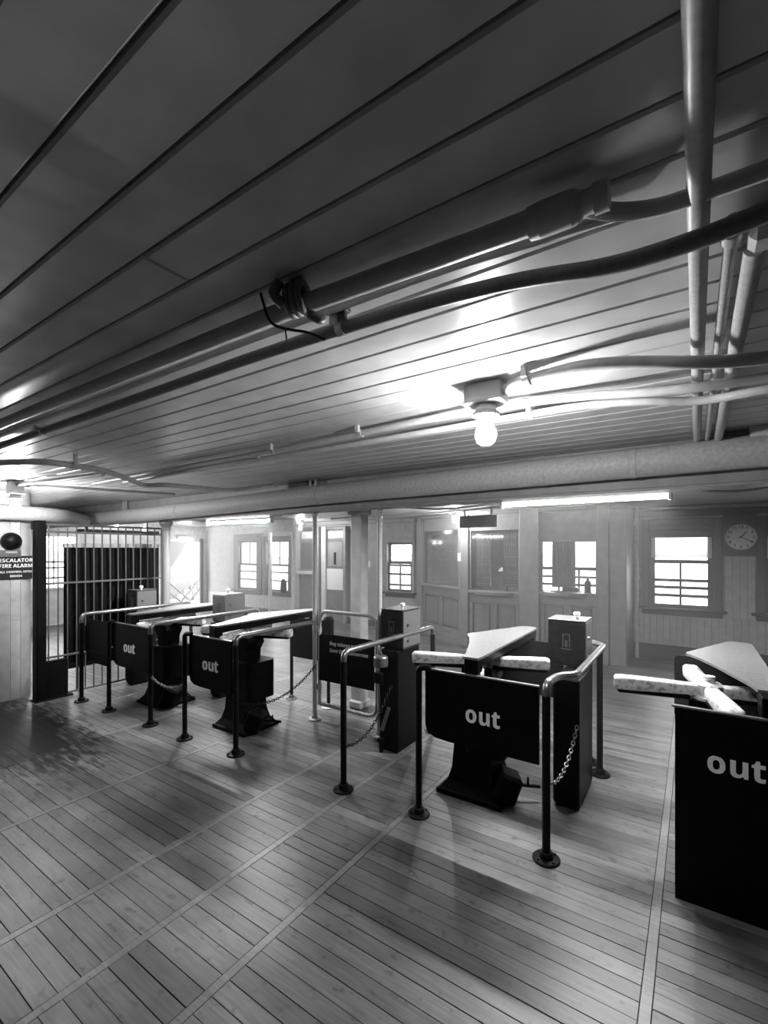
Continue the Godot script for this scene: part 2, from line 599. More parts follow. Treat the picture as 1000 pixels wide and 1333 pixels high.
func build_walls() -> void:
	# long wall at the far side, with its windows cut out
	var wb := set_node("wall_back")
	var holes := [[-11.06, -10.26, 0.66, 2.04], [-9.86, -9.0, 0.66, 2.04], [-5.83, -5.18, 0.86, 1.95], [-2.42, -1.38, 1.0, 1.98], [-0.63, 0.25, 0.87, 2.19], [0.86, 1.74, 0.87, 2.19]]
	var x := -12.75
	for h in holes:
		slab(wb, "wall_section", M.back_wall, x, h[0], -0.05, CEIL + 0.05, BACK - 0.15, BACK)
		slab(wb, "wall_section", M.back_wall, h[0], h[1], -0.05, h[2] - 0.02, BACK - 0.15, BACK)
		slab(wb, "wall_section", M.back_wall, h[0], h[1], h[3], CEIL + 0.05, BACK - 0.15, BACK)
		x = h[1]
	slab(wb, "wall_section", M.back_wall, x, 4.2, -0.05, CEIL + 0.05, BACK - 0.15, BACK)
	# upright boards below the right-hand windows
	var bw := 0.092
	var mesh_b := S()
	box(mesh_b, Vector3(0, 0.49, 0.007), Vector3(bw - 0.003, 0.50, 0.014), 0.003)
	mesh_b.generate_normals()
	var me := mesh_b.commit()
	me.surface_set_material(0, M.wall_b)
	var xx := -0.84
	while xx < 2.6:
		copy_mesh("wall_board", me, wb, Vector3(xx, 0, BACK))
		xx += bw
	var tall := S()
	box(tall, Vector3(0, 1.245, 0.006), Vector3(0.088, 0.95, 0.012), 0.003)
	tall.generate_normals()
	var me2 := tall.commit()
	me2.surface_set_material(0, M.wall_b)
	for k in 4:
		copy_mesh("wall_board", me2, wb, Vector3(0.43 + k * 0.0915, -0.03, BACK))
	# beaded boards below the far windows, too fine to tell apart singly
	var fine := S()
	xx = -12.5
	while xx < -8.6:
		bx(fine, xx, xx + 0.077, 0.15, 0.50, BACK, BACK + 0.012, 0.003)
		xx += 0.08
	var fo := obj("beaded_boards", fine, M.wall_b, wb)
	fo.set_meta("kind", "stuff")
	var cr := set_node("trim_1")
	slab(cr, "crown_board", M.trim, -0.85, 4.2, 2.33, 2.43, BACK, BACK + 0.04, 0.008)
	slab(cr, "crown_moulding", M.wall_b, -0.85, 4.2, 2.43, CEIL, BACK, BACK + 0.08, 0.02)
	slab(cr, "crown_moulding", M.back_wall, -12.6, -5.05, 2.40, CEIL, BACK, BACK + 0.05, 0.015)
	var bb := set_node("baseboard_back")
	slab(bb, "skirting", M.baseboard, -0.85, 4.2, 0.0, 0.24, BACK, BACK + 0.03, 0.006)
	slab(bb, "skirting", M.sill, -12.6, -8.6, 0.0, 0.15, BACK, BACK + 0.025, 0.006)
	slab(bb, "skirting", M.sill, -7.0, -5.1, 0.0, 0.15, BACK, BACK + 0.025, 0.006)
	sash_window(1, -11.06, -10.26, 0.66, 2.04, 1.37, [0.94, 1.17], 2, 1, 0.2, M.trim, M.trim)
	sash_window(2, -9.86, -9.0, 0.66, 2.04, 1.37, [0.94, 1.17], 2, 1, 0.12, M.trim, M.trim)
	sash_window(3, -5.83, -5.18, 0.86, 1.95, 1.5, [1.0, 1.24, 1.44], 1, 2, 0.06, M.trim, M.back_wall)
	sash_window(4, -2.42, -1.38, 1.0, 1.98, 1.45, [1.16, 1.3], 2, 3, 0.06, M.trim, M.trim)
	sash_window(5, -0.63, 0.25, 0.87, 2.19, 1.60, [1.055, 1.185, 1.30], 1, 2, 0.10, M.trim, M.trim, 1.66, 0.085, 0.024)
	sash_window(6, 0.86, 1.74, 0.87, 2.19, 1.60, [1.055, 1.185, 1.30], 1, 2, 0.10, M.trim, M.trim, 1.66, 0.085, 0.024)
	# dark backing board above the light panel, on which the clock hangs
	var cb := set_node("trim_2")
	slab(cb, "clock_board", M.trim, 0.355, 0.76, 1.70, 2.33, BACK, BACK + 0.03, 0.006)

	# wall on the left with upright boards, ending in a rounded corner
	var wl := set_node("wall_left")
	slab(wl, "wall_core", M.back_wall, -6.95, -6.772, -0.05, CEIL + 0.05, -2.17, 5.1)
	var zz := -2.16
	var k2 := 0
	while zz < 5.0:
		var st := S()
		var tone: Material = M.wall if k2 % 3 != 1 else M.wall_b
		if k2 < 20:
			var cut: float = [0.95, 1.02, 0.74, 2.49][k2 % 4]
			bx(st, -6.772, -6.75, 0.0, cut - 0.002, zz + 0.0012, zz + 0.1005, 0.003)
			if cut < 2.4:
				obj("wall_board", st, tone, wl)
				st = S()
				bx(st, -6.772, -6.75, cut, CEIL, zz + 0.0012, zz + 0.1005, 0.003)
			obj("wall_board", st, tone, wl)
		else:
			bx(st, -6.772, -6.75, 0.0, CEIL, zz + 0.0012, zz + 0.1005, 0.003)
			obj("wall_board", st, tone, wl)
		zz += 0.1017
		k2 += 1
	for seg in 2:
		var poly := PackedVector2Array()
		var a0 := deg_to_rad(seg * 45.0 + 0.4)
		var a1 := deg_to_rad(seg * 45.0 + 44.6)
		for k in 7:
			var a := lerpf(a0, a1, k / 6.0)
			poly.append(Vector2(-6.89 + cos(a) * 0.14, -2.16 - sin(a) * 0.14))
		for k in 7:
			var a := lerpf(a1, a0, k / 6.0)
			poly.append(Vector2(-6.89 + cos(a) * 0.118, -2.16 - sin(a) * 0.118))
		var st := S()
		prism(st, poly, 0.0, CEIL)
		obj("corner_board", st, M.wall_b, wl)
	var wn := set_node("wall_landing")
	slab(wn, "wall_core", M.wall, -12.6, -6.9, -0.05, CEIL + 0.05, -2.3, -2.15)
	# far left wall: a window, and the opening towards the stairs
	var wf := set_node("wall_far_left")
	for r in [[-2.2, -4.25, 0.0, CEIL], [-4.25, -5.15, 0.0, 0.9], [-4.25, -5.15, 2.1, CEIL], [-5.15, -7.0, 0.0, CEIL], [-7.0, -8.66, 2.03, CEIL], [-8.66, -8.95, 0.0, CEIL]]:
		slab(wf, "wall_section", M.cream, -12.75, -12.6, r[2], r[3], r[1], r[0])
	var w8 := set_node("window_7")
	slab(w8, "casing", M.white, -12.62, -12.57, 0.85, 2.15, -4.25, -4.18, 0.004)
	slab(w8, "casing", M.white, -12.62, -12.57, 0.85, 2.15, -5.22, -5.15, 0.004)
	slab(w8, "casing", M.white, -12.62, -12.57, 2.1, 2.18, -5.15, -4.25, 0.004)
	slab(w8, "window_sill", M.white, -12.62, -12.52, 0.85, 0.9, -5.24, -4.16, 0.004)
	slab(w8, "muntin", M.white, -12.7, -12.66, 0.9, 2.1, -4.72, -4.68)
	for y in [1.12, 1.36, 1.5]:
		slab(w8, "guard_bar", M.trim, -12.7, -12.66, y - 0.02, y + 0.02, -5.15, -4.25)
	slab(w8, "pane", M.glass, -12.69, -12.684, 0.9, 2.1, -5.15, -4.25)
	slab(set_node("trim_3"), "opening_casing", M.trim, -12.62, -12.55, 0.0, 2.12, -8.66, -8.56, 0.005)
	# the rest of the hall, behind and beside the camera
	slab(set_node("wall_right"), "wall_core", M.trim, 4.2, 4.35, -0.05, CEIL + 0.05, -8.95, 5.1)
	slab(set_node("wall_front"), "wall_core", M.trim, -6.95, 4.35, -0.05, CEIL + 0.05, 5.0, 5.15)

# ------------------------------------------------------------------ beam, columns, poles
func flange(parent: Node, at: Vector3, r: float, m: Material, called := "flange") -> void:
	var st := S()
	lathe(st, [Vector2(0, 0), Vector2(r, 0), Vector2(r, 0.008), Vector2(r * 0.93, 0.013), Vector2(r * 0.52, 0.016), Vector2(r * 0.46, 0.045), Vector2(r * 0.40, 0.05), Vector2(0, 0.05)], at, 18)
	for k in 4:
		var a := TAU * k / 4 + 0.6
		lathe(st, [Vector2(0.0, 0.011), Vector2(0.009, 0.011), Vector2(0.009, 0.021), Vector2(0, 0.023)], at + Vector3(cos(a), 0, sin(a)) * r * 0.75, 6)
	obj(called, st, m, parent)

func build_beam_and_columns() -> void:
	var be := thing("ceiling_beam", "long grey beam under the ceiling behind the thick wrapped pipe", "beam", Vector3(0, 0, 0))
	slab(be, "beam_face", M.beam, -12.59, 4.19, 2.2, CEIL - 0.001, -3.68, -3.51, 0.01)
	slab(be, "beam_flange", M.beam, -12.59, 4.19, 2.188, 2.206, -3.71, -3.50, 0.003)
	# square timber column right behind the swing gate
	var co := thing("timber_column", "square pale timber column with bolted head behind the sign gate", "column", Vector3(-3.17, 0, -4.2))
	slab(co, "shaft", M.wall_b, -0.075, 0.075, 0.1, CEIL - 0.001, -0.075, 0.075, 0.012)
	slab(co, "foot", M.wall_b, -0.095, 0.095, 0.0, 0.1, -0.095, 0.095, 0.02)
	slab(co, "head_block", M.wall_b, -0.10, 0.10, 2.19, 2.28, -0.10, 0.10, 0.01)
	for s in [-0.04, 0.04]:
		var bo := S()
		lathe(bo, [Vector2(0, 0), Vector2(0.014, 0), Vector2(0.012, 0.012), Vector2(0, 0.014)], Vector3(s, 2.235, 0.099), 8, Basis(Vector3.RIGHT, PI / 2))
		obj("bolt", bo, M.trim, co)
	# round iron column at the end of the barred gate
	var ic := thing("iron_column", "round painted iron column with moulded capital at the end of barred gate", "column", Vector3(-6.1, 0, -3.62))
	var st := S()
	lathe(st, [Vector2(0, 0), Vector2(0.09, 0), Vector2(0.09, 0.05), Vector2(0.062, 0.09), Vector2(0.056, 0.12), Vector2(0.052, 2.06)], Vector3.ZERO, 20)
	obj("shaft", st, M.column_grey, ic)
	st = S()
	lathe(st, [Vector2(0.052, 2.06), Vector2(0.066, 2.07), Vector2(0.066, 2.09), Vector2(0.058, 2.10), Vector2(0.075, 2.13), Vector2(0.088, 2.15), Vector2(0.088, 2.187), Vector2(0, 2.187)], Vector3.ZERO, 20)
	obj("capital", st, M.column_grey, ic)
	# two thin poles from the floor to the beam
	for d in [[-3.34, -3.64, "thin white pole from floor to beam at hinge side of sign gate"], [-2.52, -3.66, "thin white pole from floor to beam rising behind the tall dark fare cabinet"]]:
		var po := thing("floor_pole", d[2], "pole", Vector3(d[0], 0, d[1]), "thin poles under the beam")
		st = S()
		tube(st, [Vector3(0, 0.04, 0), Vector3(0, 2.187, 0)], 0.024, 14)
		obj("shaft", st, M.white_pole, po)
		flange(po, Vector3.ZERO, 0.07, M.white_pole)
		st = S()
		lathe(st, [Vector2(0.024, 2.15), Vector2(0.036, 2.155), Vector2(0.036, 2.1875), Vector2(0, 2.1875)], Vector3.ZERO, 14)
		obj("collar", st, M.white_pole, po)

# ------------------------------------------------------------------ outside
func build_outside() -> void:
	var st := S()
	bx(st, -40, 30, -4.2, -4.0, -40, -8.96)
	bx(st, -40, -12.8, -4.2, -4.0, -8.96, 12)
	var g := obj("street_ground", st, M.concrete)
	g.set_meta("kind", "structure")
	# stair landing just beyond the opening, and two railings
	var la := thing("stair_landing", "bright concrete stair flights outside the opening in the far left wall", "stairs", Vector3(-12.75, 0, -8.3))
	slab(la, "landing_slab", M.concrete, -0.9, 0.0, -0.12, 0.0, -1.1, 1.6, 0.005)
	for k in 9:
		slab(la, "step", M.concrete, -2.2, -0.92, -0.12, 0.14 * (k + 1) - 0.2, -0.45 - 0.26 * (k + 1), -0.45 - 0.26 * k, 0.004)
	slab(la, "stair_wall", M.stair_wall, -2.6, -2.22, -3.0, 2.6, -4.5, 1.6)
	var up := thing("stair_railing", "pale sloping railing rising to the right outside far left opening", "railing", Vector3(-14.0, 0, -8.7))
	for y in [0.0, -0.32]:
		var s2 := S()
		tube(s2, [Vector3(0, -0.05 + y, 0), Vector3(0, 1.15 + y, -1.2), Vector3(0, 1.62 + y, -1.65)], 0.03, 8)
		obj("rail", s2, M.rail_paint, up)
	for k in 8:
		var s2 := S()
		var z := -0.15 - k * 0.19
		tube(s2, [Vector3(0, -0.35 - z * 0.97, z), Vector3(0, -0.04 - z * 0.97, z)], 0.012, 6)
		obj("baluster", s2, M.rail_paint, up)
	var dn := thing("stair_railing", "pale sloping railing falling to the right below the rising one", "railing", Vector3(-13.9, 0, -8.45))
	for y in [0.0, -0.3]:
		var s2 := S()
		tube(s2, [Vector3(0, 0.82 + y, 0.2), Vector3(0, -0.2 + y, -1.0)], 0.03, 8)
		obj("rail", s2, M.rail_paint, dn)
	var can := S()
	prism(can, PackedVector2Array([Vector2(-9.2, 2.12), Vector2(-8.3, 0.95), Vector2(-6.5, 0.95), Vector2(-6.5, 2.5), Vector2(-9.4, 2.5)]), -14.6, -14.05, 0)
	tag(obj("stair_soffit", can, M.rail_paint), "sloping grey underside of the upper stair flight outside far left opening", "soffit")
	# buildings across the street
	var b1 := thing("street_building", "pale building across the street seen through far left windows", "building", Vector3(-14, -4, -17))
	slab(b1, "facade", M.brick_far, -6.5, 6.0, 0.0, 5.35, -3.0, 0.0)
	for r in 2:
		for k in 7:
			slab(b1, "window", M.far_dark, -5.6 + k * 1.7, -4.9 + k * 1.7, 0.8 + r * 2.4, 2.4 + r * 2.4, -0.02, 0.03)
	slab(b1, "cornice", M.concrete, -6.7, 6.2, 5.35, 5.6, -3.0, 0.25, 0.05)

# ------------------------------------------------------------------ ticket booth and the doors beside it
func plane_box(st: SurfaceTool, o: Vector3, dirn: Vector3, s0: float, s1: float, y0: float, y1: float, d0: float, d1: float, ch := 0.0) -> void:
	# box on a wall line that starts at o and runs along dirn; d = distance in front of that line
	var nrm := Vector3(-dirn.z, 0, dirn.x)
	var b := Basis(dirn, Vector3.UP, nrm)
	box(st, o + dirn * (s0 + s1) / 2 + Vector3.UP * (y0 + y1) / 2 + nrm * (d0 + d1) / 2, Vector3(s1 - s0, y1 - y0, d1 - d0), ch, b)

func booth_bay(bt: Node3D, o: Vector3, dirn: Vector3, s0: float, s1: float, y_sill: float, y_top: float, head: float) -> void:
	# lower panelling, ledge, glazed opening and head between two pilasters
	var st := S()
	plane_box(st, o, dirn, s0, s1, 0.0, y_sill - 0.05, -0.08, -0.04)
	obj("lower_board", st, M.booth_panel, bt)
	st = S()
	plane_box(st, o, dirn, s0, s1, 0.0, 0.16, -0.02, 0.03, 0.006)
	obj("plinth", st, M.booth, bt)
	st = S()
	plane_box(st, o, dirn, s0, s1, y_sill - 0.22, y_sill - 0.05, -0.04, 0.0, 0.008)
	plane_box(st, o, dirn, s0, s1, 0.16, 0.26, -0.04, 0.0, 0.008)
	var mid := (s0 + s1) / 2
	for q in [[s0, s0 + 0.07], [mid - 0.06, mid + 0.06], [s1 - 0.07, s1]]:
		plane_box(st, o, dirn, q[0], q[1], 0.26, y_sill - 0.22, -0.04, 0.0, 0.008)
	obj("panel_rails", st, M.booth, bt)
	for q in [[s0 + 0.09, mid - 0.08], [mid + 0.08, s1 - 0.09]]:
		st = S()
		plane_box(st, o, dirn, q[0], q[1], 0.29, y_sill - 0.25, -0.042, -0.012, 0.022)
		obj("raised_panel", st, M.booth_panel, bt)
	st = S()
	plane_box(st, o, dirn, s0, s1, y_sill - 0.05, y_sill, -0.16, 0.05, 0.008)
	obj("counter_ledge", st, M.booth, bt)
	st = S()
	plane_box(st, o, dirn, s0, s1, y_top, head, -0.08, 0.0)
	obj("head_board", st, M.booth, bt)
	st = S()
	for q in [[s0, s0 + 0.03], [s1 - 0.03, s1]]:
		plane_box(st, o, dirn, q[0], q[1], y_sill, y_top, -0.06, -0.01)
	plane_box(st, o, dirn, s0 + 0.03, s1 - 0.03, y_top - 0.03, y_top, -0.06, -0.01)
	obj("window_frame", st, M.booth, bt)
	st = S()
	plane_box(st, o, dirn, s0 + 0.03, s1 - 0.03, y_sill, y_top - 0.03, -0.036, -0.030)
	obj("booth_pane", st, M.glass_dusty, bt)

func build_booth() -> void:
	var Z := -7.9
	var bt := thing("ticket_booth", "grey panelled ticket booth with glazed windows at the back wall", "booth")
	var o := Vector3(0, 0, Z)
	var along := Vector3.RIGHT
	booth_bay(bt, o, along, -3.44, -2.50, 1.05, 2.17, 2.42)
	booth_bay(bt, o, along, -2.16, -1.27, 1.10, 1.95, 2.42)
	# slanting bay at the left end
	var p0 := Vector3(-4.98, 0, -8.72)
	var p1 := Vector3(-3.56, 0, Z)
	var dirn := (p1 - p0).normalized()
	var ln := (p1 - p0).length()
	booth_bay(bt, p0, dirn, 0.20, ln - 0.1, 1.08, 2.2, 2.42)
	for q in [[0.0, 0.2], [ln - 0.1, ln]]:
		var st := S()
		plane_box(st, p0, dirn, q[0], q[1], 0.0, CEIL, -0.1, 0.05, 0.012)
		obj("pilaster", st, M.booth, bt)
	for q in [[-3.58, -3.44], [-2.50, -2.16], [-1.27, -1.10], [-1.10, -0.86]]:
		var st := S()
		plane_box(st, o, along, q[0], q[1], 0.0, CEIL, -0.1, 0.025 if q[0] > -1.2 else 0.055, 0.012)
		obj("pilaster", st, M.booth, bt)
	var st := S()
	plane_box(st, o, along, -3.44, -0.86, 2.42, CEIL, -0.1, 0.045, 0.015)
	obj("cornice", st, M.booth, bt)
	st = S()
	plane_box(st, p0, dirn, 0.0, ln, 2.42, CEIL, -0.1, 0.045, 0.015)
	obj("cornice", st, M.booth, bt)
	slab(bt, "end_wall", M.booth, -0.96, -0.86, 0.0, CEIL, BACK, Z - 0.1, 0.004)
	# curved coin trays on the ledges
	for c in [[-2.95, 1.05], [-1.75, 1.10]]:
		var tr := S()
		var poly := PackedVector2Array()
		for k in 13:
			var a := PI * k / 12
			poly.append(Vector2(cos(a) * 0.34, sin(a) * 0.2))
		prism(tr, poly, -0.05, 0.0, 1, Vector3(c[0], c[1] - 0.002, Z + 0.04))
		obj("coin_tray", tr, M.booth_panel, bt)
	# things inside the booth
	for d in [[Vector3(-3.39, 0, -8.08), Vector3.RIGHT, 0.30, M.lace, "lace curtain at the left side of the middle booth window"], [Vector3(-2.86, 0, -8.08), Vector3.RIGHT, 0.32, M.lace, "lace curtain at the right side of the middle booth window"], [Vector3(-2.14, 0, -8.62), Vector3.RIGHT, 0.40, M.curtain, "grey pleated curtain hanging inside the right booth window"], [p0 + dirn * 0.28 + Vector3(0.09, 0, -0.16), dirn, 1.05, M.lace, "lace curtain hanging behind the slanted booth window"]]:
		var cu := S()
		var n := int(d[2] / 0.02)
		var nrm := Vector3(-d[1].z, 0, d[1].x)
		var y0 := 1.12
		for k in n:
			var a: Vector3 = d[0] + d[1] * (d[2] * k / n) + nrm * (0.012 if k % 2 == 0 else -0.012)
			var b: Vector3 = d[0] + d[1] * (d[2] * (k + 1) / n) + nrm * (-0.012 if k % 2 == 0 else 0.012)
			var t := nrm * 0.002
			face(cu, [a + Vector3.UP * y0 + t, b + Vector3.UP * y0 + t, b + Vector3.UP * 2.1 + t, a + Vector3.UP * 2.1 + t], nrm)
			face(cu, [a + Vector3.UP * y0 - t, b + Vector3.UP * y0 - t, b + Vector3.UP * 2.1 - t, a + Vector3.UP * 2.1 - t], -nrm)
		tube(cu, [d[0] - d[1] * 0.03 + Vector3.UP * 2.1, d[0] + d[1] * (d[2] + 0.03) + Vector3.UP * 2.1], 0.014, 8)
		tag(obj("curtain", cu, d[3]), d[4], "curtain")
	var dk := thing("booth_desk", "grey desk running along the inside of the ticket booth", "desk", Vector3(-2.2, 0, -8.3))
	slab(dk, "desk_top", M.booth_panel, -1.1, 1.2, 0.98, 1.02, -0.2, 0.24, 0.006)
	slab(dk, "desk_front", M.booth_panel, -1.08, 1.18, 0.0, 0.98, -0.18, -0.15)
	slab(dk, "desk_end", M.booth_panel, 1.14, 1.18, 0.0, 0.98, -0.15, 0.2)
	slab(dk, "desk_end", M.booth_panel, -1.08, -1.04, 0.0, 0.98, -0.15, 0.2)
	var lp := thing("desk_lamp", "small desk lamp with two white shades inside the middle booth window", "lamp", Vector3(-2.82, 1.02, -8.18))
	st = S()
	lathe(st, [Vector2(0, 0), Vector2(0.07, 0), Vector2(0.06, 0.02), Vector2(0.012, 0.03), Vector2(0.01, 0.36), Vector2(0, 0.36)], Vector3.ZERO, 12)
	obj("stem", st, M.iron, lp)
	for s in [-0.085, 0.085]:
		st = S()
		lathe(st, [Vector2(0.02, 0.45), Vector2(0.035, 0.445), Vector2(0.085, 0.38), Vector2(0.08, 0.38), Vector2(0.03, 0.435), Vector2(0.02, 0.44)], Vector3(s, 0, 0), 14)
		tube(st, [Vector3(0, 0.36, 0), Vector3(s, 0.45, 0)], 0.006, 6)
		obj("lamp_shade", st, M.white, lp)
		st = S()
		lathe(st, [Vector2(0, 0.385), Vector2(0.022, 0.395), Vector2(0.025, 0.415), Vector2(0.01, 0.435), Vector2(0, 0.435)], Vector3(s, 0, 0), 10)
		obj("lamp_bulb", st, M.small_bulb, lp)
	var ol := OmniLight3D.new()
	lp.add_child(ol)
	ol.position = Vector3(0.085, 0.41, 0)
	ol.light_energy = 0.12
	ol.omni_range = 20.0
	ol.omni_attenuation = 2.0
	ol.light_size = 0.03
	ol.shadow_enabled = true
	st = S()
	bx(st, -1.86, -1.62, 1.02, 1.16, -8.3, -8.14, 0.01)
	tag(obj("fare_machine", st, M.sill), "dark box on the desk inside the right booth window", "box")
	st = S()
	lathe(st, [Vector2(0, 0), Vector2(0.05, 0), Vector2(0.05, 0.17), Vector2(0.02, 0.2), Vector2(0.02, 0.24), Vector2(0, 0.24)], Vector3(-1.43, 1.10, -7.99), 14)
	tag(obj("bottle", st, M.sill), "dark bottle standing on the ledge of right booth window", "bottle")
	st = S()
	plane_box(st, p0, dirn, ln - 0.098, ln - 0.004, 1.58, 1.73, 0.0505, 0.0545)
	tag(obj("notice_card", st, M.paper), "small white notice card pinned to the booth corner pilaster", "sign")
	# hanging sign box before the booth
	var sb := thing("sign_box", "long grey sign box hanging below the ceiling in front of booth", "sign", Vector3(-2.98, 2.16, -7.2))
	slab(sb, "box", M.trim, -0.31, 0.31, 0.0, 0.2, -0.05, 0.05, 0.008)
	slab(sb, "hanger", M.conduit, 0.22, 0.25, 0.2, CEIL - 2.16 - 0.001, -0.015, 0.015)
	slab(sb, "hanger", M.conduit, -0.25, -0.22, 0.2, CEIL - 2.16 - 0.001, -0.015, 0.015)
	# upright pipe in the corner beside the booth
	var cp := S()
	tube(cp, [Vector3(-0.80, 0.0, -8.72), Vector3(-0.80, CEIL - 0.002, -8.72)], 0.03, 12)
	for y in [0.5, 1.3, 2.2]:
		lathe(cp, [Vector2(0.03, y), Vector2(0.042, y + 0.005), Vector2(0.042, y + 0.06), Vector2(0.03, y + 0.065)], Vector3(-0.80, 0, -8.72), 12)
	tag(obj("corner_pipe", cp, M.conduit), "white upright pipe in the corner between booth and wall boards", "pipe")
	# two doors in the back wall left of the column
	for d in [[1, -8.53, -7.94, "d"], [2, -7.63, -7.07, "e"]]:
		var dr := set_node("door_%d" % d[0])
		var zd := BACK + 0.02
		slab(dr, "door_frame", M.cream if d[0] == 2 else M.back_wall, d[1] - 0.14, d[1], 0.0, 2.36, BACK, BACK + 0.1, 0.006)
		slab(dr, "door_frame", M.back_wall, d[2], d[2] + 0.08, 0.0, 2.36, BACK, BACK + 0.1, 0.006)
		slab(dr, "door_frame", M.trim, d[1], d[2], 2.28, 2.36, BACK, BACK + 0.1, 0.006)
		slab(dr, "door_leaf", M.booth_panel, d[1], d[2], 0.0, 2.04, BACK + 0.002, zd + 0.03, 0.004)
		slab(dr, "transom", M.cream, d[1] + 0.03, d[2] - 0.03, 2.07, 2.25, BACK + 0.002, zd + 0.02, 0.004)
		if d[0] == 1:
			slab(dr, "door_pane", M.trim, d[1] + 0.05, d[2] - 0.05, 1.3, 1.97, zd + 0.03, zd + 0.036)
			slab(dr, "shelf", M.wall_b, d[1] + 0.02, d[2] - 0.02, 1.16, 1.24, zd + 0.03, zd + 0.22, 0.01)
		else:
			slab(dr, "door_pane", M.back_wall, d[1] + 0.06, d[2] - 0.06, 1.38, 1.98, zd + 0.03, zd + 0.036)
			slab(dr, "door_pane", M.paper, d[1] + 0.01, d[2] - 0.01, 0.80, 1.32, zd + 0.03, zd + 0.036)
			slab(dr, "handle", M.iron, d[1] + 0.26, d[1] + 0.30, 1.42, 1.72, zd + 0.036, zd + 0.07)
	# plain light portal frame in front of the far windows
	var pf := thing("portal_frame", "slim white doorway frame standing before the far window", "doorway", Vector3(-8.02, 0, -7.6))
	slab(pf, "jamb", M.cream, -0.42, -0.35, 0.0, 2.2, -0.035, 0.035, 0.006)
	slab(pf, "jamb", M.cream, 0.35, 0.42, 0.0, 2.2, -0.035, 0.035, 0.006)
	slab(pf, "lintel", M.cream, -0.42, 0.42, 2.2, CEIL - 0.001, -0.035, 0.035, 0.006)

# ------------------------------------------------------------------ turnstiles
func make_arm() -> ArrayMesh:
	var st := S()
	var secs := [[0.05, 0.036, 0.034], [0.16, 0.040, 0.038], [0.36, 0.046, 0.044], [0.47, 0.047, 0.045], [0.495, 0.043, 0.041], [0.505, 0.034, 0.032]]
	var rings := []
	for s in secs:
		var ring := []
		for p in rounded(-s[1], s[1], -s[2], s[2], minf(s[1], s[2]) * 0.5, 3):
			ring.append(Vector3(s[0], p.y, p.x))
		rings.append(ring)
	st.set_smooth_group(1)
	for i in rings.size() - 1:
		var n: int = rings[i].size()
		for k in n:
			var l := (k + 1) % n
			var mid: Vector3 = (rings[i][k] + rings[i + 1][l]) / 2
			face(st, [rings[i][k], rings[i][l], rings[i + 1][l], rings[i + 1][k]], Vector3(0, mid.y, mid.z))
	st.set_smooth_group(-1)
	face(st, rings[-1], Vector3.RIGHT)
	face(st, rings[0], Vector3.LEFT)
	st.generate_normals()
	var me := st.commit()
	me.surface_set_material(0, M.white_arm)
	return me

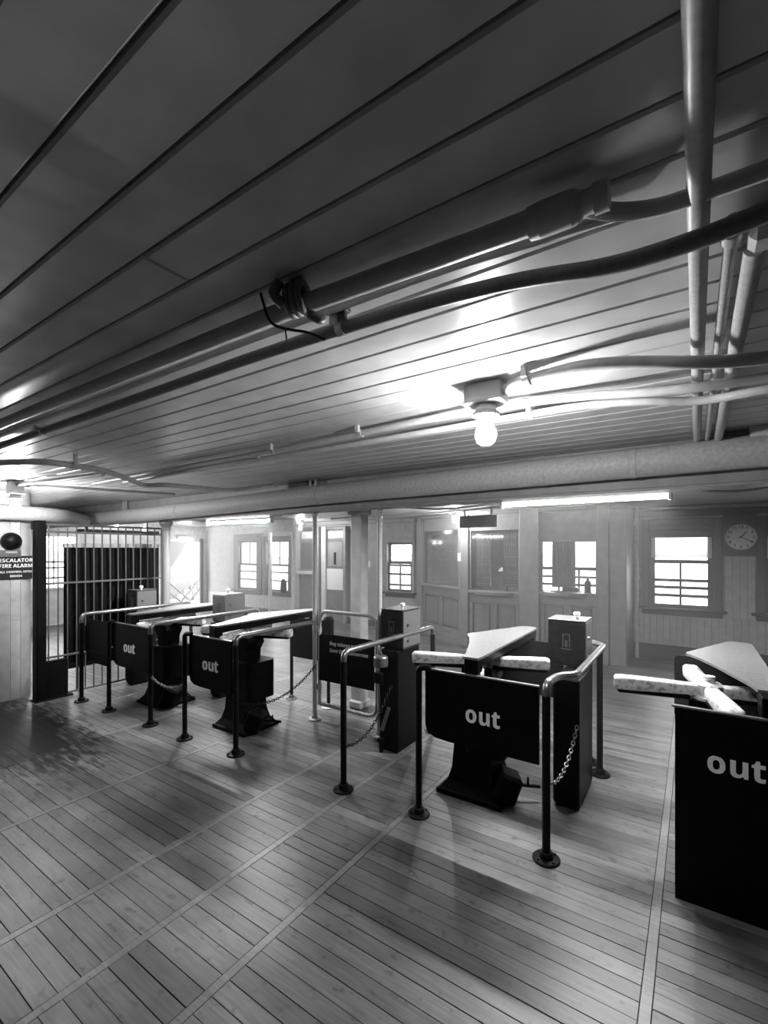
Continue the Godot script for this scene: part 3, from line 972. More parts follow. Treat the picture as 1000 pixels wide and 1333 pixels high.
func turnstile(at: Vector3, label: String, arm: ArrayMesh, bottom: float, turn: float, letter: Material, detail: bool, right: float, text_x: float, shift := Vector3.ZERO) -> Node3D:
	var t := thing("turnstile", label, "turnstile", at, "exit turnstiles in a row")
	# front panel with its lettering
	var st := S()
	var poly := PackedVector2Array([Vector2(-0.17, 0.99), Vector2(right, 0.99), Vector2(right, bottom), Vector2(0.0, bottom), Vector2(-0.10, bottom + 0.008), Vector2(-0.155, bottom + 0.035), Vector2(-0.17, bottom + 0.08)])
	if bottom < 0.1:
		poly = PackedVector2Array([Vector2(-0.155, 0.99), Vector2(right, 0.99), Vector2(right, 0.0), Vector2(-0.155, 0.0)])
	prism(st, poly, 0.508, 0.524, 2)
	var fp := obj("front_panel", st, M.black, t)
	words("out", 0.105, letter, fp, Vector3(text_x, 0.742, 0.5265), 0.0, true)
	st = S()
	bx(st, -0.17, right, 0.985, 0.996, 0.503, 0.53, 0.002)
	obj("panel_edge", st, M.steel_dull, t)
	# front post (the deep panel stands on the floor by itself)
	if bottom > 0.3:
		st = S()
		tube(st, bend([Vector3(-0.206, 0.04, 0.55), Vector3(-0.206, 1.0, 0.55), Vector3(-0.12, 1.0, 0.535)], 0.05), 0.022, 12)
		obj("front_post", st, M.iron, t)
		flange(t, Vector3(-0.206, 0, 0.55), 0.075, M.iron)
	# rear panel and post
	st = S()
	prism(st, rounded(-0.2, 0.42, 0.52, 0.99, 0.03), -0.85, -0.836, 2)
	obj("rear_panel", st, M.black, t)
	var px := -0.222 if bottom > 0.3 else 0.30
	st = S()
	tube(st, [Vector3(px, 0.04, -0.865), Vector3(px, 1.0, -0.865)], 0.02, 10)
	obj("rear_post", st, M.iron, t)
	flange(t, Vector3(px, 0, -0.865), 0.07, M.steel_dull)
	# pedestal: splayed cast foot and column
	st = S()
	var levels := [[0.0, 0.245], [0.03, 0.245], [0.035, 0.225], [0.09, 0.18], [0.18, 0.155], [0.32, 0.145], [0.5, 0.135]]
	for i in levels.size() - 1:
		var a: Array = levels[i]
		var b: Array = levels[i + 1]
		for q in [[1, 1, 1, -1], [1, -1, -1, -1], [-1, -1, -1, 1], [-1, 1, 1, 1]]:
			face(st, [Vector3(q[0] * a[1], a[0], q[1] * a[1] * 0.9), Vector3(q[2] * a[1], a[0], q[3] * a[1] * 0.9), Vector3(q[2] * b[1], b[0], q[3] * b[1] * 0.9), Vector3(q[0] * b[1], b[0], q[1] * b[1] * 0.9)], Vector3(q[0] + q[2], 0.2, q[1] + q[3]))
	bx(st, -0.135, 0.135, 0.5, 0.505, -0.12, 0.12)
	obj("pedestal", st, M.black_flat, t).position.x = shift.x * 1.4
	st = S()
	prism(st, rounded(-0.06, 0.24, -0.19, 0.15, 0.06), 0.31, 0.68)
	obj("mechanism_case", st, M.black, t)
	st = S()
	prism(st, PackedVector2Array([Vector2(-0.02, 0.675), Vector2(0.09, 0.675), Vector2(0.10, 0.78), Vector2(0.15, 0.86), Vector2(0.13, 0.915), Vector2(-0.1, 0.915), Vector2(-0.1, 0.86), Vector2(-0.03, 0.78)]), -0.11, 0.09, 2)
	obj("neck", st, M.black, t)
	st = S()
	box(st, Vector3(0.24, 0.125, 0.08), Vector3(0.16, 0.2, 0.18), 0.02, Basis(Vector3.UP, 0.5) * Basis(Vector3.FORWARD, 0.35))
	obj("motor_box", st, M.black_flat, t)
	st = S()
	tube(st, [Vector3(0.29, 0.12, 0.02), Vector3(0.43, 0.10, -0.08)], 0.013, 8)
	tube(st, [Vector3(0.36, 0.11, -0.03), Vector3(0.36, 0.17, -0.03)], 0.008, 6)
	obj("pedal_rod", st, M.iron, t)
	# hub and four arms
	st = S()
	lathe(st, [Vector2(0, 0.905), Vector2(0.085, 0.905), Vector2(0.085, 0.93), Vector2(0.07, 0.94), Vector2(0.07, 1.0), Vector2(0.055, 1.012), Vector2(0.03, 1.018), Vector2(0.03, 1.05), Vector2(0.0, 1.055)], Vector3.ZERO, 18)
	obj("hub", st, M.white_arm, t)
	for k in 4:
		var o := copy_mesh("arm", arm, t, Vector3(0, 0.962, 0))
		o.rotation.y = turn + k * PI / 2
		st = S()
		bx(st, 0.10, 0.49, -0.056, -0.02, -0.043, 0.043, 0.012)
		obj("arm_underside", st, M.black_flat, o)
	# covering plate above the arms
	st = S()
	var pl := PackedVector2Array([Vector2(0.10, 0.51), Vector2(0.20, 0.50), Vector2(0.205, 0.44), Vector2(0.19, -0.86), Vector2(0.17, -0.905), Vector2(0.08, -0.92), Vector2(0.04, -0.89), Vector2(-0.205, -0.30), Vector2(-0.21, -0.26), Vector2(-0.19, -0.225), Vector2(-0.13, -0.12), Vector2(-0.05, 0.06), Vector2(0.03, 0.28), Vector2(0.08, 0.42)])
	prism(st, pl, 1.088, 1.102, 1, shift)
	obj("top_plate", st, M.plate, t)
	st = S()
	bx(st, 0.172 + shift.x, 0.188 + shift.x, 1.03, 1.088, -0.85 + shift.z, 0.43 + shift.z)
	obj("plate_skirt", st, M.black, t)
	st = S()
	bx(st, 0.105 + shift.x, 0.2 + shift.x, 0.97, 1.088, 0.425 + shift.z, 0.506, 0.005)
	obj("front_bracket", st, M.black, t)
	st = S()
	bx(st, 0.07 + shift.x, 0.17 + shift.x, 0.9, 1.088, -0.90 + shift.z, -0.852, 0.005)
	obj("rear_bracket", st, M.black, t)
	if detail:
		for z in [-0.2, -0.55]:
			st = S()
			lathe(st, [Vector2(0, 0), Vector2(0.016, 0), Vector2(0.012, 0.02), Vector2(0, 0.022)], Vector3(0.172 + shift.x, 1.055, z), 8, Basis(Vector3.FORWARD, -PI / 2))
			obj("bolt", st, M.steel_dull, t)
	return t

func build_turnstiles() -> void:
	var arm := make_arm()
	var a := PI + 0.36
	turnstile(Vector3(-5.20, 0, -3.09), "turnstile nearest the barred gate, out lettered in white", arm, 0.52, a, M.lettering, false, 0.545, 0.18)
	turnstile(Vector3(-3.81, 0, -3.12), "turnstile with out panel left of the sign gate and thin pole", arm, 0.52, a, M.lettering, false, 0.442, 0.15)
	turnstile(Vector3(-1.35, 0, -3.28), "black turnstile with whole out panel in the middle foreground", arm, 0.53, a, M.lettering, true, 0.59, 0.24)
	turnstile(Vector3(0.07, 0, -3.34), "black turnstile at the right edge with a deep out panel", arm, 0.0, PI + 0.2, M.lettering, true, 0.75, 0.095, Vector3(0.09, 0, -0.11))

# ------------------------------------------------------------------ handrails and chains
func handrail(label: String, path: Array, posts: Array, r := 0.023) -> Node3D:
	var h := thing("handrail", label, "railing", Vector3(posts[0].x, 0, posts[0].z), "steel lane handrails")
	var o: Vector3 = h.position
	var loc := []
	for p in path:
		loc.append(p - o)
	var st := S()
	tube(st, bend(loc, 0.07, 6), r, 14)
	obj("rail", st, M.steel, h)
	for p in posts:
		st = S()
		tube(st, [Vector3(p.x, 0.04, p.z) - o, Vector3(p.x, p.y, p.z) - o], r * 1.02, 14)
		obj("post", st, M.iron, h)
		flange(h, Vector3(p.x, 0, p.z) - o, 0.078, M.iron)
	return h

func chain(label: String, pts: Array, m: Material) -> void:
	var st := S()
	var total := 0.0
	for i in pts.size() - 1:
		total += pts[i].distance_to(pts[i + 1])
	var step := 0.028
	var n := int(total / step)
	var seg := 0
	var left := 0.0
	for k in n:
		var want := step * (k + 0.5)
		seg = 0
		left = want
		while seg < pts.size() - 2 and left > pts[seg].distance_to(pts[seg + 1]):
			left -= pts[seg].distance_to(pts[seg + 1])
			seg += 1
		var d: Vector3 = (pts[seg + 1] - pts[seg]).normalized()
		var c: Vector3 = pts[seg] + d * left
		var side := d.cross(Vector3(0.3, 0.2, 0.9)).normalized()
		if k % 2 == 1:
			side = d.cross(side).normalized()
		var ring := []
		for j in 10:
			var a := TAU * j / 10
			ring.append(c + d * cos(a) * 0.019 + side * sin(a) * 0.011)
		tube(st, ring, 0.0035, 5, -1.0, true)
	var o := obj("chain", st, m)
	tag(o, label, "chain", "lane chains")

func sag(p: Vector3, q: Vector3, drop: float) -> Array:
	var out := []
	for k in 17:
		var t := k / 16.0
		out.append(p.lerp(q, t) + Vector3.DOWN * drop * 4.0 * t * (1.0 - t))
	return out

func build_rails() -> void:
	handrail("handrail post and rail beside the barred gate, farthest left", [Vector3(-6.02, 0.9, -2.52), Vector3(-6.02, 1.03, -2.52), Vector3(-6.02, 1.03, -3.95), Vector3(-6.02, 0.9, -3.95)], [Vector3(-6.02, 0.93, -2.52), Vector3(-6.02, 0.93, -3.95)])
	handrail("handrail between the two left turnstiles, chain on its post", [Vector3(-4.62, 0.9, -2.575), Vector3(-4.62, 1.03, -2.575), Vector3(-4.62, 1.03, -3.98), Vector3(-4.62, 0.9, -3.98)], [Vector3(-4.62, 0.93, -2.575), Vector3(-4.62, 0.93, -3.98)])
	handrail("handrail running back towards the thin hinge pole", [Vector3(-3.34, 0.9, -2.626), Vector3(-3.34, 1.03, -2.626), Vector3(-3.335, 1.03, -3.60)], [Vector3(-3.34, 0.96, -2.626)])
	handrail("steel handrail on a tall round foot, left of middle turnstile lane", [Vector3(-2.18, 0.9, -2.69), Vector3(-2.18, 1.03, -2.69), Vector3(-2.15, 1.03, -4.05), Vector3(-2.15, 0.9, -4.05)], [Vector3(-2.18, 0.96, -2.69), Vector3(-2.15, 0.96, -4.05)])
	handrail("bent steel handrail round the tall cabinet, right of middle turnstile", [Vector3(-0.715, 0.9, -2.745), Vector3(-0.715, 1.02, -2.745), Vector3(-0.70, 1.02, -2.95), Vector3(-0.61, 1.02, -3.04), Vector3(-0.61, 1.02, -4.09), Vector3(-0.74, 1.02, -4.2), Vector3(-0.74, 0.9, -4.2)], [Vector3(-0.715, 0.95, -2.745), Vector3(-0.74, 0.95, -4.2), Vector3(-0.63, 1.0, -4.02)])
	# dark board that closes the lane beside the barred gate
	var cb := thing("lane_board", "dark board closing the lane between barred gate and left turnstile", "panel", Vector3(-5.71, 0, -2.56))
	slab(cb, "board", M.black, -0.27, 0.27, 0.48, 0.98, -0.008, 0.008, 0.003)
	slab(cb, "edge_strip", M.iron, -0.27, 0.27, 0.60, 0.62, 0.008, 0.014, 0.002)
	for x in [-0.262, 0.262]:
		slab(cb, "bracket", M.iron, x - 0.012, x + 0.012, 0.6, 0.9, 0.008, 0.02, 0.002)
	# chains
	chain("chain hanging across the lane between the two left turnstiles", sag(Vector3(-4.595, 0.5, -2.57), Vector3(-4.04, 0.52, -2.58), 0.07), M.steel_dull)
	chain("loose chain end hanging down the post of left turnstile", [Vector3(-5.375, 0.62, -2.53), Vector3(-5.37, 0.4, -2.53), Vector3(-5.365, 0.18, -2.535)], M.iron)
	chain("loose chain end hanging on the post left of second turnstile", [Vector3(-3.985, 0.6, -2.54), Vector3(-3.98, 0.4, -2.535), Vector3(-3.975, 0.16, -2.54)], M.iron)
	chain("long chain swung from second turnstile up to the thin pole", sag(Vector3(-3.315, 0.45, -2.64), Vector3(-3.31, 0.58, -3.62), 0.14), M.iron)
	chain("chain slung between tall foot handrail and dark cabinet", sag(Vector3(-2.155, 0.33, -2.70), Vector3(-2.19, 0.62, -3.37), 0.12), M.iron)
	chain("short chain drooping on the cabinet right of the middle turnstile", sag(Vector3(-0.70, 0.42, -2.80), Vector3(-0.66, 0.62, -3.335), 0.10), M.steel_dull)

# ------------------------------------------------------------------ fare cabinets
func cabinet(label: String, lower: Array, upper: Array, extras: bool, grey_side: bool) -> void:
	# lower / upper: x0, x1, z0 (front), z1 (back)
	var o := Vector3((lower[0] + lower[1]) / 2, 0, (lower[2] + lower[3]) / 2)
	var c := thing("fare_cabinet", label, "cabinet", o, "fare control cabinets")
	slab(c, "lower_case", M.black, lower[0] - o.x, lower[1] - o.x, 0.02, 0.9, lower[3] - o.z, lower[2] - o.z, 0.01)
	slab(c, "plinth", M.black_flat, lower[0] - o.x + 0.015, lower[1] - o.x - 0.015, 0.0, 0.02, lower[3] - o.z + 0.015, lower[2] - o.z - 0.015)
	var st := S()
	prism(st, rounded(upper[3] - o.z, upper[2] - o.z, 0.9, 1.25, 0.03), upper[0] - o.x, upper[1] - o.x, 0)
	obj("upper_case", st, M.cabinet_grey if grey_side else M.cabinet, c)
	if not grey_side:
		slab(c, "lid", M.steel_dull, upper[0] - o.x - 0.003, upper[1] - o.x + 0.003, 1.25, 1.258, upper[3] - o.z - 0.002, upper[2] - o.z + 0.004, 0.002)
		slab(c, "side_cover", M.cabinet_grey, upper[1] - o.x, upper[1] - o.x + 0.006, 0.92, 1.24, upper[3] - o.z + 0.01, upper[2] - o.z - 0.01)
	var mid: float = (upper[0] + upper[1]) / 2 - o.x
	var zf: float = upper[2] - o.z
	# coin slot plate on the front, knob on the lid
	st = S()
	for q in [[-0.028, -0.020], [0.020, 0.028]]:
		bx(st, mid + q[0], mid + q[1], 1.05, 1.15, zf, zf + 0.004)
	bx(st, mid - 0.02, mid + 0.02, 1.142, 1.15, zf, zf + 0.004)
	bx(st, mid - 0.008, mid + 0.008, 1.05, 1.10, zf, zf + 0.006)
	bx(st, mid - 0.04, mid + 0.04, 1.03, 1.038, zf, zf + 0.004)
	obj("slot_plate", st, M.steel_dull, c)
	st = S()
	lathe(st, [Vector2(0.012, 0), Vector2(0.012, 0.02), Vector2(0.024, 0.028), Vector2(0.026, 0.045), Vector2(0.018, 0.056), Vector2(0, 0.058)], Vector3(mid + 0.06, 1.257, zf - 0.09), 14)
	obj("lid_knob", st, M.porcelain, c)
	st = S()
	for y in [0.98, 1.12]:
		lathe(st, [Vector2(0, 0), Vector2(0.014, 0), Vector2(0.012, 0.016), Vector2(0, 0.018)], Vector3(upper[1] - o.x + 0.006, y, zf - 0.08), 8, Basis(Vector3.FORWARD, PI / 2))
	obj("side_lock", st, M.steel, c)
	if extras:
		var lf: float = lower[2] - o.z
		st = S()
		lathe(st, [Vector2(0, 0.77), Vector2(0.06, 0.77), Vector2(0.064, 0.78), Vector2(0.064, 0.85), Vector2(0.055, 0.862), Vector2(0.016, 0.87), Vector2(0.014, 0.89), Vector2(0, 0.89)], Vector3(-0.03, 0, lf + 0.075), 18)
		obj("counter_drum", st, M.steel_dull, c)
		st = S()
		tube(st, bend([Vector3(-0.08, 0.80, lf + 0.01), Vector3(-0.08, 0.95, lf + 0.03), Vector3(-0.03, 0.88, lf + 0.075)], 0.04), 0.012, 8)
		obj("drum_pipe", st, M.steel_dull, c)
		slab(c, "lock_box", M.iron, -0.12, -0.03, 0.60, 0.70, lf, lf + 0.05, 0.006)
		st = S()
		tube(st, [Vector3(0.02, 0.40, lf + 0.02), Vector3(-0.035, 0.20, lf + 0.05)], 0.017, 10)
		obj("pull_handle", st, M.steel_dull, c)
		st = S()
		tube(st, [Vector3(-0.05, 0.0, lf + 0.04), Vector3(-0.05, 0.10, lf + 0.035)], 0.018, 10, 0.03)
		slab(c, "foot_bracket", M.iron, -0.08, -0.02, 0.09, 0.12, lf - 0.005, lf + 0.06)
		obj("foot", st, M.iron, c)

func build_cabinets() -> void:
	cabinet("grey fare cabinet against the barred gate behind left turnstile", [-6.32, -6.14, -3.18, -3.50], [-6.34, -6.12, -3.22, -3.50], false, false)
	cabinet("light grey fare cabinet behind the second turnstile from the left", [-4.94, -4.74, -3.5, -3.88], [-4.96, -4.72, -3.55, -3.85], false, true)
	cabinet("tall black fare cabinet with drum and chain beside tall foot handrail", [-2.36, -2.16, -3.42, -3.80], [-2.38, -2.15, -3.48, -3.80], true, false)
	cabinet("black fare cabinet with white knob right of the middle turnstile", [-0.83, -0.655, -3.36, -3.85], [-0.955, -0.684, -3.72, -3.98], false, false)

# ------------------------------------------------------------------ gates
func build_gates() -> void:
	# swing gate with the token sign
	var sg := thing("swing_gate", "white tube swing gate with a black token sign", "gate", Vector3(-3.29, 0, -3.66))
	var st := S()
	tube(st, bend([Vector3(0, 0.17, 0), Vector3(0, 1.15, 0), Vector3(0.74, 1.15, 0), Vector3(0.74, 0.17, 0), Vector3(0.01, 0.17, 0)], 0.12, 7), 0.019, 12)
	obj("frame", st, M.white_pole, sg)
	st = S()
	prism(st, PackedVector2Array([Vector2(0.02, 0.43), Vector2(0.725, 0.43), Vector2(0.725, 0.89), Vector2(0.69, 0.92), Vector2(0.05, 0.92), Vector2(0.02, 0.89)]), 0.02, 0.03, 2)
	var pn := obj("sign_panel", st, M.black, sg)
	words("Buy tokens today", 0.036, M.lettering, pn, Vector3(0.165, 0.83, 0.0315), 0.0, true, "lettering", HORIZONTAL_ALIGNMENT_LEFT)
	words("Save time tomorrow", 0.036, M.lettering, pn, Vector3(0.165, 0.76, 0.0315), 0.0, true, "lettering", HORIZONTAL_ALIGNMENT_LEFT)
	for y in [0.35, 0.95]:
		st = S()
		bx(st, -0.06, 0.012, y - 0.03, y + 0.03, -0.03, 0.03, 0.008)
		obj("hinge", st, M.white_pole, sg)
	# post with a drum head behind the sign
	var dp := thing("drum_post", "thin dark post with a black drum head behind token sign", "post", Vector3(-3.46, 0, -4.0))
	st = S()
	tube(st, [Vector3(0, 0.04, 0), Vector3(0, 0.85, 0)], 0.02, 10)
	obj("post", st, M.iron, dp)
	flange(dp, Vector3.ZERO, 0.08, M.white_pole)
	st = S()
	lathe(st, [Vector2(0, 0.82), Vector2(0.06, 0.82), Vector2(0.06, 1.0), Vector2(0.045, 1.03), Vector2(0, 1.035)], Vector3.ZERO, 16)
	obj("drum_head", st, M.black, dp)
	# barred gate on the left, along the lane direction
	var X := -6.42
	var bg := thing("barred_gate", "tall iron gate of upright bars on the left side", "gate", Vector3(X, 0, -3.0))
	var bar := S()
	tube(bar, [Vector3(0, 0.03, 0), Vector3(0, 2.09, 0)], 0.0085, 8)
	bar.generate_normals()
	var bm := bar.commit()
	bm.surface_set_material(0, M.bar)
	for k in 15:
		copy_mesh("bar", bm, bg, Vector3(0, 0, -2.33 - k * 0.1005 + 3.0))
	for y in [0.035, 0.5, 1.387, 2.01]:
		slab(bg, "cross_rail", M.bar, -0.012, 0.012, y - 0.012, y + 0.012, -0.77, 0.72, 0.003)
	slab(bg, "gate_post", M.black_flat, -0.10, 0.03, 0.0, 2.14, 0.70, 0.80, 0.008)
	slab(bg, "head_bar", M.bar, -0.02, 0.02, 2.085, 2.11, -0.75, 0.70, 0.004)
	slab(bg, "kick_plate", M.black_flat, -0.06, 0.02, 0.016, 0.46, 0.47, 0.70, 0.004)
	slab(bg, "foot_plate", M.black_flat, -0.12, 0.05, 0.0, 0.016, 0.42, 0.82, 0.003)
	# dark folding door behind the bars
	var fd := thing("folding_door", "dark ribbed sliding door standing behind the iron bars", "door", Vector3(-6.52, 0, -3.14))
	for k in 12:
		var z := 0.60 - k * 0.1025
		st = S()
		prism(st, PackedVector2Array([Vector2(z, -0.02), Vector2(z - 0.035, 0.012), Vector2(z - 0.067, 0.012), Vector2(z - 0.1025, -0.02), Vector2(z - 0.1025, -0.035), Vector2(z, -0.035)]), 0.36, 1.82, 1)
		# the outline was drawn as (z, x); turn it into place
		var o := obj("rib_panel", st, M.door_dark, fd)
		o.transform.basis = Basis(Vector3(0, 0, 1), Vector3(0, 1, 0), Vector3(1, 0, 0))
	slab(fd, "top_rail", M.wall_b, -0.045, 0.02, 1.82, 1.875, -0.64, 0.61, 0.004)
	slab(fd, "bottom_rail", M.door_dark, -0.045, 0.02, 0.30, 0.36, -0.64, 0.61, 0.004)
	for z in [-0.5, 0.45]:
		st = S()
		tube(st, [Vector3(-0.02, 0.015, z), Vector3(-0.02, 0.30, z)], 0.015, 8)
		obj("door_leg", st, M.door_dark, fd)
	# lamp ring fixtures and duct seen above the bars
	var du := S()
	bx(du, -9.2, -9.0, 2.08, 2.16, -5.2, -3.75, 0.01)
	tube(du, [Vector3(-9.1, 2.15, -3.9), Vector3(-9.1, CEIL - 0.001, -3.9)], 0.02, 8)
	tube(du, [Vector3(-9.1, 2.15, -5.0), Vector3(-9.1, CEIL - 0.001, -5.0)], 0.02, 8)
	tag(obj("hanging_track", du, M.sill), "dark track hung under the ceiling beyond the barred gate", "track")

# ------------------------------------------------------------------ lamps
func omni(parent: Node, at: Vector3, energy: float, size: float) -> void:
	var l := OmniLight3D.new()
	parent.add_child(l)
	l.position = at
	l.light_energy = energy
	l.omni_range = 40.0
	l.omni_attenuation = 2.0
	l.light_size = size
	l.shadow_enabled = true

func bulb_shape(r: float, h: float) -> Array:
	# pear bulb hanging from y = 0 down to -h
	return [Vector2(0, -h), Vector2(r * 0.5, -h * 0.975), Vector2(r * 0.82, -h * 0.88), Vector2(r, -h * 0.68), Vector2(r * 0.93, -h * 0.48), Vector2(r * 0.68, -h * 0.27), Vector2(r * 0.46, -h * 0.12), Vector2(r * 0.42, 0)]

func ceiling_bulb(label: String, at: Vector3, s: float, energy: float, guard: bool, drop := 0.0) -> void:
	# at = where the box meets the ceiling
	var c := thing("ceiling_bulb", label, "lamp", at, "bare bulb lamps")
	var w := 0.16 * s
	var d := 0.105 * s
	slab(c, "box", M.white, -w / 2, w / 2, -0.075 * s - drop, 0.0, -d / 2, d / 2, 0.004)
	slab(c, "cover_plate", M.white, -w / 2 - 0.006, w / 2 + 0.006, -0.086 * s - drop, -0.075 * s - drop, -d / 2 - 0.012, d / 2 + 0.012, 0.003)
	var st := S()
	var y := -0.086 * s - drop
	lathe(st, [Vector2(0.045 * s, y), Vector2(0.046 * s, y - 0.025 * s), Vector2(0.056 * s, y - 0.032 * s), Vector2(0.056 * s, y - 0.046 * s), Vector2(0.03 * s, y - 0.046 * s), Vector2(0, y - 0.044 * s)], Vector3.ZERO, 18)
	obj("socket", st, M.porcelain, c)
	st = S()
	lathe(st, bulb_shape(0.046 * s, 0.125 * s), Vector3(0, y - 0.046 * s, 0), 20, Basis.IDENTITY, true)
	obj("bulb", st, M.bulb, c)
	if guard:
		for k in 2:
			st = S()
			var pts := []
			for j in 9:
				var t := j / 8.0
				pts.append(Vector3(cos(k * PI + 0.5) * 0.058 * s, y - 0.03 * s - t * 0.11 * s, sin(k * PI + 0.5) * 0.058 * s))
			tube(st, pts, 0.002, 5)
			obj("guard_wire", st, M.steel_dull, c)
	omni(c, Vector3(0, y - 0.125 * s, 0), energy, 0.035 * s)

func tube_lamp(label: String, x0: float, x1: float, y: float, z: float, hx0: float, hx1: float, energy: float) -> void:
	var xc := (x0 + x1) / 2
	var t := thing("tube_lamp", label, "lamp", Vector3(xc, y, z), "fluorescent tube lamps")
	slab(t, "housing", M.beam, hx0 - xc, hx1 - xc, 0.045, 0.12, -0.06, 0.06, 0.01)
	for s in [x0 - xc - 0.02, x1 - xc + 0.02]:
		slab(t, "lamp_holder", M.porcelain, s - 0.012, s + 0.012, -0.03, 0.045, -0.03, 0.03, 0.005)
	var st := S()
	tube(st, [Vector3(x0 - xc - 0.008, 0, 0), Vector3(x1 - xc + 0.008, 0, 0)], 0.019, 16)
	obj("lamp_tube", st, M.tube, t)
	for s in [hx0 - xc + 0.15, hx1 - xc - 0.15]:
		st = S()
		bx(st, s - 0.02, s + 0.02, 0.12, CEIL - y - 0.001, -0.02, 0.02)
		obj("hanger", st, M.beam, t)
	var l := AreaLight3D.new()
	t.add_child(l)
	l.position = Vector3(0, -0.024, 0)
	l.rotation_degrees = Vector3(-90, 0, 0)
	l.area_size = Vector2(x1 - x0, 0.038)
	l.light_energy = energy
	l.area_range = 40.0
	l.shadow_enabled = true

func build_lights() -> void:
	ceiling_bulb("large bare bulb in a square box on the near ceiling", Vector3(-0.74, CEIL, -1.875), 1.0, 0.6, true)
	ceiling_bulb("bare bulb at the ceiling above the escalator alarm sign", Vector3(-5.8, CEIL, -1.81), 1.0, 1.1, false, 0.05)
	ceiling_bulb("bare bulb hanging before the far doors", Vector3(-7.75, CEIL, -7.95), 0.9, 0.7, false, 0.02)
	ceiling_bulb("bare bulb hanging in front of the booth corner pilaster", Vector3(-3.52, CEIL, -7.45), 0.9, 1.2, false)
	tube_lamp("fluorescent tube lamp above the middle and right turnstiles", -1.355, -0.165, 2.18, -3.85, -2.72, -0.10, 7.0)
	tube_lamp("fluorescent tube lamp above the two left turnstiles", -5.47, -4.25, 2.15, -3.85, -5.75, -4.1, 7.5)
	# pair of bulbs above the opening to the stairs
	var tw := thing("wall_lamp", "pair of small bulbs above the opening towards the stairs", "lamp", Vector3(-12.6, 2.12, -8.02))
	slab(tw, "back_plate", M.conduit, 0.0, 0.03, -0.03, 0.06, -0.2, 0.2, 0.004)
	for z in [-0.1, 0.1]:
		var st := S()
		lathe(st, bulb_shape(0.05, 0.12), Vector3(0.075, 0.0, z), 14, Basis.IDENTITY, true)
		obj("bulb", st, M.small_bulb, tw)
		st = S()
		tube(st, bend([Vector3(0.02, 0.03, z), Vector3(0.075, 0.03, z), Vector3(0.075, -0.005, z)], 0.02), 0.016, 8)
		obj("socket", st, M.porcelain, tw)
		omni(tw, Vector3(0.075, -0.07, z), 0.12, 0.04)
	# bulbs beyond the barred gate
	ceiling_bulb("bare bulb on the ceiling beyond the barred gate", Vector3(-9.5, CEIL, -4.6), 1.0, 1.1, false)
	ceiling_bulb("bare bulb on the landing ceiling close to far left window", Vector3(-11.4, CEIL, -6.2), 1.0, 0.5, false)

# ------------------------------------------------------------------ pipes and conduits under the ceiling
func pipe_run(called: String, label: String, pts: Array, r: float, m: Material, rad := 0.12, straps := []) -> void:
	var t := thing(called, label, "pipe", pts[0])
	var o: Vector3 = t.position
	var loc := []
	for p in pts:
		loc.append(p - o)
	var st := S()
	tube(st, bend(loc, rad, 6), r, 14)
	obj("run", st, m, t)
	for s in straps:
		# strap: [segment index, fraction]
		var p: Vector3 = loc[s[0]].lerp(loc[s[0] + 1], s[1])
		var d: Vector3 = (loc[s[0] + 1] - loc[s[0]]).normalized()
		var b := Basis(d.cross(Vector3.UP).normalized(), d, Vector3.UP).orthonormalized()
		st = S()
		lathe(st, [Vector2(r, -0.012), Vector2(r + 0.004, -0.012), Vector2(r + 0.004, 0.012), Vector2(r, 0.012)], p, 14, b)
		var up: float = CEIL - o.y - p.y
		box(st, p + Vector3(0, up / 2, 0) + d.cross(Vector3.UP).normalized() * (r + 0.012), Vector3(0.02, maxf(up - 0.002, 0.004), 0.02))
		obj("strap", st, M.conduit, t)

